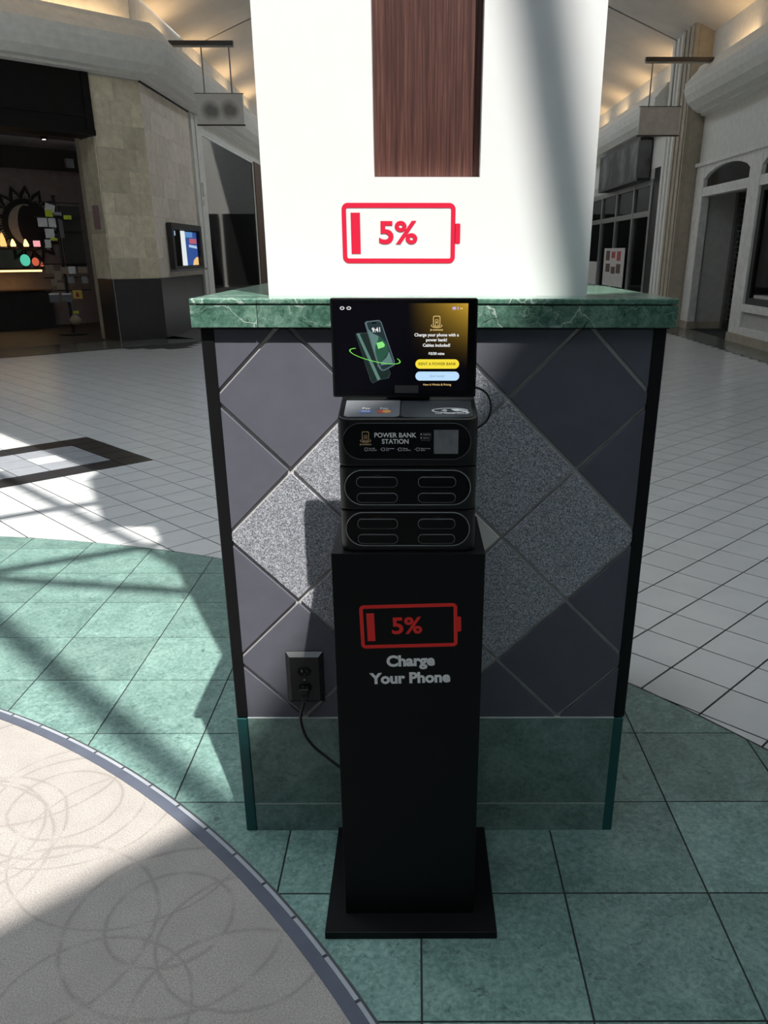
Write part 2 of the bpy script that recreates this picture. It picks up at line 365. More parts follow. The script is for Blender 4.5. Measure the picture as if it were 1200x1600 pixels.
def clip(poly, a, b, c):
    """keep a*x+b*y <= c"""
    out = []
    for i, p in enumerate(poly):
        q = poly[(i + 1) % len(poly)]; dp = a * p[0] + b * p[1] - c; dq = a * q[0] + b * q[1] - c
        if dp <= 0: out.append(p)
        if (dp < 0 < dq) or (dq < 0 < dp):
            k = dp / (dp - dq); out.append((p[0] + (q[0] - p[0]) * k, p[1] + (q[1] - p[1]) * k))
    return out
def area(poly): return abs(sum(poly[i][0] * poly[(i + 1) % len(poly)][1] - poly[(i + 1) % len(poly)][0] * poly[i][1] for i in range(len(poly)))) / 2 if len(poly) > 2 else 0
FRONT = lambda y: (lambda p, q, d: (p, y + d, q))       # plane facing -y
FLAT = lambda p, q, d: (p, q, d)

# ------------------------------------------------------------------ roof with its skylight (overhead, out of frame)
RZ = 9.0
du, dv = (0.208 * RZ - 0.437 * RZ) * R2, (-0.437 * RZ - 0.208 * RZ) * R2
U1, V0 = 1.64 * R2 + du, 0.60 * R2 + dv; U0, V1 = U1 - 4.6, V0 + 14.0  # unseen far edges of the opening set to steer the fill light
def uv(u, v): return ((u - v) * R2, (u + v) * R2)
m = MB()
for (a, b, c, d) in ((U1, U1 + 22, -26, 24), (U0 - 20, U0, -26, 24), (U0, U1, -26, V0), (U0, U1, V1, V1 + 16)):
    pl_ = clip([uv(a, c), uv(b, c), uv(b, d), uv(a, d)], 0, 1, 15.2)
    if len(pl_) > 2: m.prism(pl_, FLAT, RZ, RZ + 0.12)
struct(m.build('ceiling', 'roof_paint'), 'flat roof with a square skylight high above the hall')
skl = thing('skylight', (*uv((U0 + U1) / 2, (V0 + V1) / 2), RZ), 'square skylight with glazing bars in the roof above the hall', 'skylight')
skl['kind'] = 'structure'; del skl['category']
k = -12
for k in range(-12, 2):
    uc = (-0.50 * R2) + du + k * 0.948
    hb = .038 if k == 1 else .055
    if U0 < uc < U1: MB().prism([uv(uc - hb, V0), uv(uc + hb, V0), uv(uc + hb, V1), uv(uc - hb, V1)], FLAT, RZ - .02, RZ + .1).build('glazing_bar', 'frame_white', skl)
for (x0, y0, x1, y1, wd) in ((-2.597, 2.902, -1.998, 3.309, .085), (-2.163, 2.0, -1.482, 2.39, .075), (-2.11, 1.89, -1.108, 1.724, .075)):
    a = Vector((x0, y0)); b = Vector((x1, y1)); d = (b - a).normalized(); n = Vector((-d.y, d.x)) * wd / 2; a = a - d * 3.5; b = b + d * 0.75
    sh = Vector((0.208 * RZ, -0.437 * RZ))
    MB().prism([tuple(a + n + sh), tuple(b + n + sh), tuple(b - n + sh), tuple(a - n + sh)], FLAT, RZ + .02, RZ + .1).build('truss_rod', 'frame_white', skl)

# ------------------------------------------------------------------ walls around the hall
XL, XR = -4.87, 6.05
E1 = (XL, 14.4)
def W45(s, t, z): return (XL - s * R2 - t * R2, 14.4 - s * R2 + t * R2, z)   # along / into / up, on the wall at 45 degrees
def w45(s0, s1, t0, t1, z0, z1, m=None):
    m = m or MB()
    return m.add([W45(s, t, z) for z in (z0, z1) for s, t in ((s0, t0), (s1, t0), (s1, t1), (s0, t1))],
                 [(3, 2, 1, 0), (4, 5, 6, 7), (0, 1, 5, 4), (1, 2, 6, 5), (2, 3, 7, 6), (3, 0, 4, 7)])
m = MB().box(-14, -13.6, -14, 6, -0.05, 9).box(-14, 6.6, -14, -13.6, -0.05, 9); w45(6.2, 12.6, .05, .35, -0.05, 9, m)
struct(m.build('wall_rear', 'wall_dim'), 'plain dim walls closing the hall behind the viewer')
# left corridor wall: backing for stone, header over glass, brown end
m = MB().box(XL - .3, XL - .02, 14.42, 17.65, 0, 5.75).box(XL - .3, XL, 17.65, 40, 4.12, 5.75).box(XL - .3, XL - .02, 17.65, 40, 0, .32).box(XL - .3, XL - .06, 28, 40, .32, 4.12)
w45(.02, .93, .02, .3, 0, 5.75, m); w45(.93, 6.2, .02, .3, 4.38, 5.75, m); w45(5.6, 6.2, .02, .3, 0, 4.4, m)
wl = struct(m.build('wall_left', 'plaster_white'), 'left shop wall with limestone pier, white header and black wainscot')
m = MB().box(XR, XR + .3, -14, 10.4, 0, 9).box(XR, XR + .3, 10.4, 19.2, 3.27, 5.8).box(XR, XR + .3, 19.2, 40, 3.55, 5.8).box(XR, XR + .3, 28.4, 40, 0, 3.55).box(XR, XR + .3, 10.4, 10.9, 0, 3.27)
wr = struct(m.build('wall_right', 'plaster_white'), 'right wall of white plaster above the shopfronts')
wb = struct(MB().box(XL - .3, XR + .3, 40, 40.3, 0, 9).build('wall_back', 'plaster_grey'), 'far end wall of the corridor')
for k in range(5):
    MB().box(XL + .3 + k * 2.1, XL + 2.2 + k * 2.1, 39.9, 40, .1, 3.3).build('reflected_shop_panel', 'frame_dark', wb)  # dark panels added only to be mirrored in the left window
# sloping ceilings and their cove walls
ZC = 5.73; XM = 0.59
m = MB()
def cz(x): return ZC + .4 * (x - XL) if x < XM else ZC + .4 * (XR - x)
for (a, b) in ((XL, 0.0), (1.2, XR)):  # open gap along the unseen ridge, added to let sky light the corridor
    yl = 14.4 if a == XL else 10.4
    if a == XL: pts = [(XL, 14.4), (XL, 40), (0.0, 40), (0.0, 14.4 - .414 * (0.0 - XL))]
    else: pts = [(1.2, 11.0), (1.2, 40), (XR, 40), (XR, 10.4)]
    n = len(pts); m.add([(x, y, cz(x)) for x, y in pts] + [(x, y, cz(x) + .1) for x, y in pts], [tuple(range(n)), tuple(range(2 * n - 1, n - 1, -1))] + [(i, (i + 1) % n, n + (i + 1) % n, n + i) for i in range(n)])
q = [W45(0, 0, 0), W45(10.1, 0, 0), W45(10.1, -5.0, 0), (XL + 5.0, 14.4 - .414 * 5.0, 0)]
hz = [ZC, ZC, ZC + 2.0, ZC + 2.0]
m.add([(a[0], a[1], h) for a, h in zip(q, hz)] + [(a[0], a[1], h + .1) for a, h in zip(q, hz)], [(0, 1, 2, 3), (7, 6, 5, 4), (0, 1, 5, 4), (1, 2, 6, 5), (2, 3, 7, 6), (3, 0, 4, 7)])
m.box(-.6, 1.8, 9.9, 10.0, 7.4, 9.0)
struct(m.build('ceiling', 'ceiling_paint'), 'sloping pale ceiling lit warm from coves along both walls')
m = MB()
m.add([(XL, 18.5, cz(XL) - .004), (0, 18.5, cz(0) - .004), (0, 18.55, cz(0) - .004), (XL, 18.55, cz(XL) - .004)], [(0, 1, 2, 3)])
m.add([(1.2, 18.5, cz(1.2) - .004), (XR, 18.5, cz(XR) - .004), (XR, 18.55, cz(XR) - .004), (1.2, 18.55, cz(1.2) - .004)], [(0, 1, 2, 3)])
struct(m.build('trim_1', 'steel_dark'), 'thin dark joint across the sloping ceiling')
# cornices
PROF = [(0, 4.38), (.19, 4.395), (.2, 4.43), (.36, 4.445), (.40, 4.48), (.50, 4.56), (.57, 4.68), (.60, 4.79), (.585, 4.83), (.59, 4.91), (.56, 4.925), (.46, 5.05), (.37, 5.14), (.34, 5.21), (.26, 5.21), (.24, 5.0), (0, 5.0)]
def cornice(name, stations, mat, label):
    n = len(PROF); mm = MB(); vs_ = []
    for f in stations: vs_ += [f(o, z) for o, z in PROF]
    fs = [(i * n + k, i * n + (k + 1) % n, (i + 1) * n + (k + 1) % n, (i + 1) * n + k) for i in range(len(stations) - 1) for k in range(n)]
    fs += [tuple(range(n)), tuple(range(len(stations) * n - 1, (len(stations) - 1) * n - 1, -1))]
    mm.add(vs_, fs); return struct(mm.build(name, mat), label)
cornice('trim_2', [lambda o, z: W45(6.2, -o, z), lambda o, z: (XL + o, 14.4 - .414 * o, z), lambda o, z: (XL + o, 40, z)], 'plaster_white', 'moulded white cornice above the left shops')
cornice('trim_3', [lambda o, z: (XR - o, 10.4, z - .17), lambda o, z: (XR - o, 16.75, z - .17), lambda o, z: (XR - o * .5, 17.08, z - .17)], 'plaster_white', 'moulded white cornice above the near right shop')
cornice('trim_4', [lambda o, z: (XR - o, 18.95, z - .05), lambda o, z: (XR - o, 40, z - .05)], 'plaster_white', 'moulded white cornice above the far right shop')
struct(MB().box(XL - .004, XL + .02, 14.4, 17.65, 4.355, 4.385).build('trim_5', 'stain_brown'), 'thin dark line under the left cornice')
# cove lamps (warm, real fittings lying in the cornice troughs)
def cove(loc, rot, length, power):
    ld = bpy.data.lights.new('cove_lamp', 'AREA'); ld.shape = 'RECTANGLE'; ld.size = length; ld.size_y = .08; ld.energy = power; ld.color = (1.0, 0.66, 0.34)
    o = bpy.data.objects.new('cove_lamp', ld); COL.objects.link(o); o.location = loc; o.rotation_euler = rot
for y in (15.4, 18.2, 21.0, 23.8, 27, 31): cove((XL + .13, y, 5.06), (math.pi, -0.25, math.pi / 2), 1.9, 9)
for s in (1.2, 3.6): cove(W45(s, -.13, 5.06), (math.pi, 0, math.radians(225)), 1.9, 9)
for y in (11.6, 13.6, 15.6): cove((XR - .13, y, 4.9), (math.pi, 0.25, math.pi / 2), 1.9, 9)
for y in (20, 22.5, 25, 27.5, 31): cove((XR - .13, y, 5.0), (math.pi, 0.25, math.pi / 2), 1.9, 9)

# ------------------------------------------------------------------ floor
CC = (-3.097, -2.603); RG = 5.224                    # green ring, outer radius
CB = (-3.10, -2.55); RB = 3.578                      # carpet edging
floor = struct(MB().box(-14, 9.4, -14, 40.2, -.06, -.003).build('floor', 'grout_dark'), 'hall floor of pale tiles with a green stone ring')
PIER = (-0.4835, 0.568, 0.0, 0.99)
PU, PV, U00, V00 = 0.242, 0.2462, 1.172, -0.043
def add_tile(name, poly, mat, z=0.0, th=0.012):
    c = (sum(p[0] for p in poly) / len(poly), sum(p[1] for p in poly) / len(poly), 0)
    return MB().prism(poly, FLAT, z, z - th).build(name, mat, floor, origin=c)
full = MB().prism([(-(PU - .008) / 2, -(PV - .008) / 2), ((PU - .008) / 2, -(PV - .008) / 2), ((PU - .008) / 2, (PV - .008) / 2), (-(PU - .008) / 2, (PV - .008) / 2)], FLAT, 0, -.012)
proto = full.build('white_tile', 'white_tile'); tile_mesh = proto.data; bpy.data.objects.remove(proto)
cand = []; field = MB(); inlay = []
def dist(p, c): return math.hypot(p[0] - c[0], p[1] - c[1])
for i in range(-75, 130):
    for j in range(-75, 130):
        u0, v0 = U00 + i * PU, V00 + j * PV
        cx, cy = uv(u0 + PU / 2, v0 + PV / 2)
        if not (-12.9 < cx < 5.32 and -13 < cy < 32): continue
        if (cx - cy) < -18.0 + 0.16 and cy < 14: continue       # dark border along the angled shop
        if cx < -4.0 and cy > 12.5: continue
        d = dist((cx, cy), CC)
        if d < RG - .2: continue
        poly = [uv(u0 + .004, v0 + .004), uv(u0 + PU - .004, v0 + .004), uv(u0 + PU - .004, v0 + PV - .004), uv(u0 + .004, v0 + PV - .004)]
        if i in range(-60, 2) and j in range(19, 24):
            inner = (j in (20, 21, 22)) and i < 1
            inlay.append((poly, cx, cy, ('white' if (j == 21 and i % 2 == 1) else 'grey') if inner else 'black')); continue
        cut = d < RG + .2
        if cut:
            n = ((cx - CC[0]) / d, (cy - CC[1]) / d)
            poly = clip(poly, -n[0], -n[1], -(n[0] * CC[0] + n[1] * CC[1] + RG + .004))
            if area(poly) < 4e-5: continue
        if PIER[0] < cx < PIER[1] and PIER[2] + .2 < cy < PIER[3] - .2: continue
        px = in_frame((cx, cy, 0)); vis = False
        if px and -25 < px[0] < 1225 and -25 < px[1] < 1625:
            # outlines of the pillar in the picture
            fy = (px[1] - 515) / 782; xl_ = 312 + 78 * fy; xr_ = 1040 - 83 * fy
            vis = not (xl_ + 25 < px[0] < xr_ - 25 and px[1] < 1297) and px[1] > 520
        cand.append(((cx - CAM.x) ** 2 + (cy - CAM.y) ** 2, vis, cut, poly, cx, cy))
cand.sort(key=lambda c: (not c[1], c[0]))
for k, (d, vis, cut, poly, cx, cy) in enumerate(cand):
    if k < 300:
        if cut: add_tile('white_tile', poly, 'white_tile')
        else:
            o = bpy.data.objects.new('white_tile', tile_mesh); COL.objects.link(o); o.location = (cx, cy, 0); o.rotation_euler = (0, 0, math.pi / 4); adopt(o, floor)
    elif cx > -7.5 and cy > -3: field.prism(poly, FLAT, 0, -.012)
    else: field.add([(p[0], p[1], 0) for p in poly], [tuple(range(len(poly)))])
fo = field.build('white_tile_field', 'white_tile', floor, fix=False); fo['kind'] = 'stuff'
for (poly, cx, cy, kind) in inlay:
    if cx > -5.2: add_tile(kind + '_tile', poly, kind + '_tile')
inf = MB()
for (poly, cx, cy, kind) in inlay:
    if cx <= -5.2: inf.prism(poly, FLAT, 0, -.012)
o = inf.build('black_tile_field', 'black_tile', floor, fix=False); o['kind'] = 'stuff'
# green stone ring
GX, GY, GS = 0.014, 0.1237, 0.3738
far_green = MB()
for i in range(-22, 8):
    for j in range(-24, 10):
        x0, y0 = GX + i * GS, GY + j * GS; cx, cy = x0 + GS / 2, y0 + GS / 2
        g = .0025
        poly = [(x0 + g, y0 + g), (x0 + GS - g, y0 + g), (x0 + GS - g, y0 + GS - g), (x0 + g, y0 + GS - g)]
        for a in range(-1, 2):
            ang = math.atan2(cy - CC[1], cx - CC[0]) + a * .035; n = (math.cos(ang), math.sin(ang))
            poly = clip(poly, n[0], n[1], n[0] * CC[0] + n[1] * CC[1] + RG - .004)
        d = dist((cx, cy), CB); n = ((cx - CB[0]) / max(d, .01), (cy - CB[1]) / max(d, .01))
        poly = clip(poly, -n[0], -n[1], -(n[0] * CB[0] + n[1] * CB[1] + RB - .004))
        if area(poly) < 2e-4: continue
        if poly and all(PIER[0] + .02 < p[0] < PIER[1] - .02 and PIER[2] + .02 < p[1] < PIER[3] - .02 for p in poly): continue
        px = in_frame((cx, cy, 0))
        if px and -150 < px[0] < 1350 and 700 < px[1] < 1750: add_tile('green_tile', poly, 'green_floor')
        else: far_green.prism(poly, FLAT, 0, -.012)
o = far_green.build('green_tile_field', 'green_floor', floor, fix=False); o['kind'] = 'stuff'
# dark border slabs along the shopfronts
for k in range(24):
    y0 = 8.0 + k * .75
    if y0 + .745 < 30: MB().prism([(5.33, y0), (XR - .002, y0), (XR - .002, y0 + .742), (5.33, y0 + .742)], FLAT, 0, -.012).build('border_tile', 'border_tile', floor, origin=(5.7, y0 + .37, 0))
for k in range(11):
    s0 = -.3 + k * .6
    MB().prism([W45(s0, -1.0, 0)[:2], W45(s0 + .593, -1.0, 0)[:2], W45(s0 + .593, .3, 0)[:2], W45(s0, .3, 0)[:2]], FLAT, .001, -.012).build('border_tile', 'border_tile', floor, origin=W45(s0 + .3, -.4, 0))
for k in range(16):
    y0 = 14.2 + k * .75
    MB().prism([(XL, y0), (XL + .78, y0), (XL + .78, y0 + .742), (XL, y0 + .742)], FLAT, .001, -.012).build('border_tile', 'border_tile', floor, origin=(XL + .4, y0 + .37, 0))

# carpet disc and its curved edging
def arc(r, a0, a1, n): return [(CB[0] + r * math.cos(a0 + (a1 - a0) * k / n), CB[1] + r * math.sin(a0 + (a1 - a0) * k / n)) for k in range(n + 1)]
carpet = MB().prism(arc(RB - .046, 0, 2 * math.pi, 180)[:-1], FLAT, .004, -.003).build('carpet', 'carpet')
tag(carpet, 'round beige carpet patterned with thin darker rings on the floor', 'carpet')
edg = thing('carpet_edging', (CB[0], CB[1], 0), 'curved dark blue vinyl strip edging the beige carpet', 'edging')
def band(r0, r1, a0, a1, n, z, name, mat, parent):
    o_, i_ = arc(r1, a0, a1, n), arc(r0, a0, a1, n); mm = MB(); N = n + 1
    mm.add([(x, y, z) for x, y in o_ + i_] + [(x, y, -.003) for x, y in o_ + i_],
           [(k, k + 1, N + k + 1, N + k) for k in range(n)] + [(k, 2 * N + k, 2 * N + k + 1, k + 1) for k in range(n)] + [(N + k, N + k + 1, 3 * N + k + 1, 3 * N + k) for k in range(n)])
    return mm.build(name, mat, parent, fix=False)
band(RB - .050, RB - .017, 0, 2 * math.pi, 200, .0065, 'vinyl_strip', 'vinyl_navy', edg)
band(RB - .018, RB + .003, 0, 2 * math.pi, 200, .0022, 'backing_strip', 'strip_dark', edg)
na = 150
for k in range(na):
    a0 = k * 2 * math.pi / na; am = a0 + math.pi / na
    if -0.9 < ((am + math.pi) % (2 * math.pi)) - math.pi < 1.7: band(RB - .0155, RB - .005, a0 + .0012, a0 + 2 * math.pi / na - .0012, 3, .0045, 'pale_strip', 'strip_pale', edg)

# ------------------------------------------------------------------ pillar: tiled pedestal, marble ledge, white shaft
pil = thing('pillar', (0.042, .5, 0), 'square white pillar on a dark diamond tiled pedestal with green marble ledge', 'pillar')
x0, x1, y0, y1 = PIER
ZB, ZT = 0.374, 1.392
ped = lab(MB().box(x0 + .008, x1 - .008, y0 + .006, y1 - .006, -.01, ZT).build('pedestal', 'grout_light', pil), 'pale grouted pedestal core')
DX, DZ, DH = 0.2154 - 0.1714, 1.2355 - 2 * .1714, 0.1714      # centre of the diamond pattern
def face_tiles(fn, p0, p1, cx):
    for i in range(-5, 6):
        for j in range(-5, 6):
            if (i + j) % 2: continue
            c = (cx + i * DH, DZ + j * DH); h = DH - .0062
            poly = [(c[0] - h, c[1]), (c[0], c[1] - h), (c[0] + h, c[1]), (c[0], c[1] + h)]
            for a, b, k in ((-1, 0, -p0), (1, 0, p1), (0, -1, -ZB - .002), (0, 1, ZT - .001)): poly = clip(poly, a, b, k)
            if area(poly) < 2e-4: continue
            m_ = 'pale_tile' if (i, j) == (0, 0) else ('granite_tile' if abs(i) + abs(j) <= 2 else 'plain_tile')
            ob = MB().prism(poly, fn, 0, .008).build('tile', m_, ped, bevel=.0012, seg=1)
TRW = .028
face_tiles(lambda p, q, d: (p, y0 + d, q), x0 + TRW, x1 - TRW, DX)
face_tiles(lambda p, q, d: (x0 + d, p, q), y0 + TRW, y1 - TRW, .495)
face_tiles(lambda p, q, d: (x1 - d, p, q), y0 + TRW, y1 - TRW, .495)
for (a, b) in ((x0, y0), (x1 - TRW, y0), (x0, y1 - TRW), (x1 - TRW, y1 - TRW)):
    MB().box(a - .001, a + TRW + .001, b - .002, b + TRW + .002, ZB + .003, ZT).build('corner_trim', 'trim_black', ped, bevel=.002, seg=1)
    MB().box(a - .003, a + TRW - .002, b - .004, b + TRW - .002, -.005, ZB).build('base_corner', 'green_edge', ped, bevel=.002, seg=1)
JX = 0.172
for (a, b) in ((x0 + TRW, -.17), (-.168, JX - .012), (JX - .010, x1 - TRW)):
    MB().box(a, b, y0 - .004, y0 + .02, .0945, ZB).build('base_slab', 'green_base', ped, bevel=.0012, seg=1)
    MB().box(a, b, y0 - .004, y0 + .02, -.004, .0925).build('base_slab', 'green_base', ped, bevel=.0012, seg=1)
for xs in (x0 - .004, x1 - .016):
    MB().box(xs, xs + .02, y0 + TRW, y1 - TRW, .0945, ZB).build('base_slab', 'green_base', ped, bevel=.0012, seg=1)
    MB().box(xs, xs + .02, y0 + TRW, y1 - TRW, -.004, .0925).build('base_slab', 'green_base', ped, bevel=.0012, seg=1)
plain('joint_and_highlight_pale', (0.42, 0.47, 0.45), 0.6)
MB().box(x0 + TRW, x1 - TRW, y0 - .0045, y0 + .01, .0918, .0950).build('base_joint_or_highlight', 'joint_and_highlight_pale', ped)
MB().box(x0 + TRW, x1 - TRW, y0 - .0045, y0 + .01, ZB - .0005, ZB + .0022).build('base_joint_or_highlight', 'joint_and_highlight_pale', ped)  # pale strip paints the highlight along the top edge of the base
for xj in (-.169, JX - .011): MB().box(xj - .0012, xj + .0012, y0 - .0045, y0 + .01, 0, ZB).build('base_joint_or_highlight', 'joint_and_highlight_pale', ped)
# ledge
LO = .017; L0, L1, M0, M1 = x0 - LO, x1 + LO, y0 - LO, y1 + LO; ZL = 1.457
led = lab(MB().box(L0 + .012, L1 - .012, M0 + .012, M1 - .012, ZT, ZL - .004).build('ledge', 'grout_dark', pil), 'green marble ledge around the pillar')
sj = -.352
for (a, b) in ((L0, sj - .0006), (sj + .0006, L1)):
    MB().box(a, b, M0 + .0015, M0 + .02, ZT + .003, 1.4425).build('fascia_slab', 'green_ledge', led, bevel=.0012, seg=1)
for xs in (L0 + .0015, L1 - .0215): MB().box(xs, xs + .02, M0 + .0206, M1 - .0206, ZT + .003, 1.4425).build('fascia_slab', 'green_ledge', led, bevel=.0012, seg=1)
MB().box(L0 + .0015, L1 - .0015, M1 - .02, M1 - .0015, ZT + .003, 1.4425).build('fascia_slab', 'green_ledge', led, bevel=.0012, seg=1)
KX0, KX1, KY0, KY1 = -.346, .406, .12, .872
top = [[(L0, M0), (sj - .0006, M0), (sj - .0006, M0 + .10), (L0 + .0012, M0 + .0012 + (sj - L0) * .9)],
       [(sj + .0006, M0), (L1, M0), (KX1, KY0 + .02), (sj + .0006, KY0 + .02)],
       [(L0, M0 + .002 + (sj - L0) * .92), (sj - .0006, M0 + .1012), (KX0 + .02, KY1 - .02), (L0, M1)],
       [(L1, M0 + .0016), (L1, M1), (KX1 - .02, KY1 - .02), (KX1 - .02, KY0 + .018)], [(L0 + .002, M1), (L1 - .002, M1), (KX1, KY1 - .022), (KX0, KY1 - .022)]]
top[0] = [(L0, M0), (sj - .0006, M0), (sj - .0006, KY0 + .01), (L0, KY0 + .01)]
top[2] = [(L0, KY0 + .0112), (KX0 + .02, KY0 + .0112), (KX0 + .02, KY1 - .02), (L0, M1)]
for p in top: MB().prism(p, FLAT, ZL, 1.4445).build('ledge_slab', 'green_ledge', led, bevel=.003, seg=2)
# shaft, with a shallow recess that holds the wood panel
PX0, PX1, PZ = -.093, .1465, 1.71
m = MB().box(KX0, KX1, KY0 + .038, KY1, ZL - .003, 6.47).box(KX0, PX0, KY0, KY0 + .038, ZL - .003, 6.47).box(PX1, KX1, KY0, KY0 + .038, ZL - .003, 6.47).box(PX0, PX1, KY0, KY0 + .038, ZL - .003, PZ).box(PX0, PX1, KY0, KY0 + .038, 5.6, 6.47)
shaft = lab(m.build('shaft', 'column_white', pil), 'smooth white painted shaft of the pillar')
MB().box(KX0 - .2, KX1 + .2, KY0 - .2, KY1 + .2, 6.47, 9.0).build('capital', 'column_white', pil)
lab(MB().box(PX0 + .001, PX1 - .001, KY0 + .034, KY0 + .0385, PZ + .001, 5.599).build('wood_panel', 'wood_panel', shaft), 'dark brown vertical grained wood panel set into the shaft')
def battery(parent, mat, y, bx0, bx1, bz0, bz1, nub, lw, rad, bar, txt, size, tilt, bold, tx, tz, sx=1.0, label=None):
    cx, cz_ = (bx0 + bx1) / 2, (bz0 + bz1) / 2
    def fn(p, q, d):
        a, b = p - cx, q - cz_; return (cx + a * math.cos(tilt) - b * math.sin(tilt), y + d, cz_ + a * math.sin(tilt) + b * math.cos(tilt))
    m = MB().ring(stadium(bx0, bx1, bz0, bz1, rad, 5), stadium(bx0 + lw, bx1 - lw, bz0 + lw, bz1 - lw, max(rad - lw, .0015), 5), fn, 0, .0006)
    m.prism(stadium(bx1 - .001, nub[0], nub[1], nub[2], .003, 4), fn, 0, .0006); m.prism([(bar[0], bar[2]), (bar[1], bar[2]), (bar[1], bar[3]), (bar[0], bar[3])], fn, 0, .0006)
    b = m.build('battery_decal', mat, parent)
    if label: b['label'] = label
    P = fn(tx, tz, 0)
    text('lettering', txt, size, mat, (P[0], y, P[2]), b, bold=bold, tilt=tilt, sx=sx)
    return b
battery(pil, 'decal_red', KY0 - .0006, -.168, .0925, 1.5285, 1.657, (.1040, 1.571, 1.614), .0105, .014, (-.1475, -.126, 1.549, 1.6365), '5%', .066, 0, .0018, -.040, 1.592, 1.16, label='red battery outline sticker reading 5% on the white shaft')

# ------------------------------------------------------------------ display stand
SX0, SX1, SY0 = -.173, .144, -.338
st = thing('display_stand', (-.014, -.2, 0), 'tall black display stand with a red battery logo and white lettering', 'stand')
MB().box(-.2195, .1975, -.3985, -.016, 0, .021).build('base_plate', 'kiosk_black', st, bevel=.0012)
body = MB().box(SX0, SX1, SY0, -.085, .0205, .976).build('post', 'kiosk_black', st, bevel=.0012)
battery(st, 'decal_red_stand', SY0 - .0006, -.1175, .0895, .7610, .8625, (.0975, .796, .831), .0078, .010, (-.103, -.0865, .7785, .8435), '5%', .053, math.radians(1.6), .0013, -.0185, .811, 1.06, label='red battery outline reading 5% on the black post')
text('lettering', 'Charge', .0355, 'decal_white', (-.0105, SY0 - .0006, .7275), st, bold=.0015, tilt=math.radians(1.6))
text('lettering', 'Your Phone', .0355, 'decal_white', (-.0105, SY0 - .0006, .6855), st, bold=.0015, tilt=math.radians(1.6))

# ------------------------------------------------------------------ charging station on the stand
QX0, QX1, QY0, QY1 = -.1525, .1235, -.325, -.128
cs = thing('charging_station', (-.0145, -.23, .976), 'black power bank charging station with screen standing on the display stand', 'charging station')
def rr_module(name, z0, z1, mat, slope=0.0, inset=0.0, parent=cs, rad=.022):
    pts = stadium(QX0 + inset, QX1 - inset, QY0 + inset, QY1 - inset, rad, 7); n = len(pts); e = .003
    lay = []
    for (zz, ins) in ((z0, e), (z0 + e * .3, e * .3), (z0 + e, 0), (z1 - e * 1.3, 0), (z1 - e * .4, e * .4), (z1, e * 1.3)):
        p2 = stadium(QX0 + inset + ins, QX1 - inset - ins, QY0 + inset + ins, QY1 - inset - ins, rad, 7)
        lay.append([(x, y, zz + (slope * (y - QY0) / (QY1 - QY0) if zz > (z0 + z1) / 2 else 0)) for x, y in p2])
    m = MB(); vs_ = [p for l in lay for p in l]
    fs = [(i * n + k, i * n + (k + 1) % n, (i + 1) * n + (k + 1) % n, (i + 1) * n + k) for i in range(len(lay) - 1) for k in range(n)]
    fs += [tuple(range(n - 1, -1, -1)), tuple(range((len(lay) - 1) * n, len(lay) * n))]
    return m.add(vs_, fs).build(name, mat, parent)
YF = QY0
mods = []
for (z0, z1, a, b) in ((.9765, 1.0655, .9885, 1.0612), (1.0665, 1.1550, 1.0762, 1.1492)):
    md = rr_module('slot_module', z0, z1, 'station_black'); mods.append(md)
    MB().prism(stadium(-.1405, .1100, a + .0015, b - .0015), FRONT(YF), -.0006, .004).build('face_plate', 'gloss_black', md)
    MB().ring(stadium(-.1421, .1115, a, b), stadium(-.1407, .1101, a + .0014, b - .0014), FRONT(YF), -.0012, .004).build('face_rim', 'line_grey', md)
    for (sa, sb) in ((-.118, -.0355), (.0055, .0815)):
        text('caption', '- --- ----', .0045, 'print_dim', ((sa + sb) / 2, YF - .0008, b - .0105), md)
head = rr_module('head_module', 1.1565, 1.2500, 'station_black', slope=.034)
MB().prism(stadium(-.1415, .1085, 1.1715, 1.2412), FRONT(YF), -.0006, .004).build('face_plate', 'gloss_black', head)
MB().ring(stadium(-.1430, .1100, 1.1700, 1.2427), stadium(-.1420, .1090, 1.1710, 1.2417), FRONT(YF), -.0010, .004).build('face_rim', 'print_dim', head)
yt = YF - .0010
text('lettering', 'POWER BANK', .0128, 'print_grey', (-.0395, yt, 1.2185), head, bold=.00018)
text('lettering', 'STATION', .0128, 'print_grey', (-.0390, yt, 1.2060), head, bold=.00018)
def logo(cx, cz_, k, y, mat, parent, name='logo'):
    fn = FRONT(y); m = MB()
    m.ring(stadium(cx - .0075 * k, cx + .0075 * k, cz_ - .009 * k, cz_ + .012 * k, .003 * k, 4), stadium(cx - .0062 * k, cx + .0062 * k, cz_ - .0078 * k, cz_ + .0107 * k, .002 * k, 4), fn, 0, .0002)
    m.ring(stadium(cx - .0034 * k, cx + .0034 * k, cz_ - .0078 * k, cz_ + .005 * k, .002 * k, 4), stadium(cx - .0026 * k, cx + .0026 * k, cz_ - .0078 * k, cz_ + .0042 * k, .0014 * k, 4), fn, 0, .0002)
    m.prism([(cx + .0012 * k, cz_ + .003 * k), (cx - .0016 * k, cz_ - .0012 * k), (cx - .0002 * k, cz_ - .0012 * k), (cx - .0012 * k, cz_ - .005 * k), (cx + .0018 * k, cz_ - .0002 * k), (cx + .0004 * k, cz_ - .0002 * k)], fn, -.0001, .0002)
    pts = [(math.radians(a)) for a in range(150, 391, 10)]
    o_ = [(cx + .0118 * k * math.cos(a), cz_ - .0075 * k + .0045 * k * math.sin(a)) for a in pts]; i_ = [(cx + .0106 * k * math.cos(a), cz_ - .0072 * k + .0034 * k * math.sin(a)) for a in pts]
    m.prism(o_ + i_[::-1], fn, 0, .0002)
    return m.build(name, mat, parent)
logo(-.0975, 1.2150, .92, yt, 'print_gold', head)
text('lettering', 'JB CHARGING', .0036, 'print_gold', (-.0975, yt, 1.2004), head, bold=.0001)
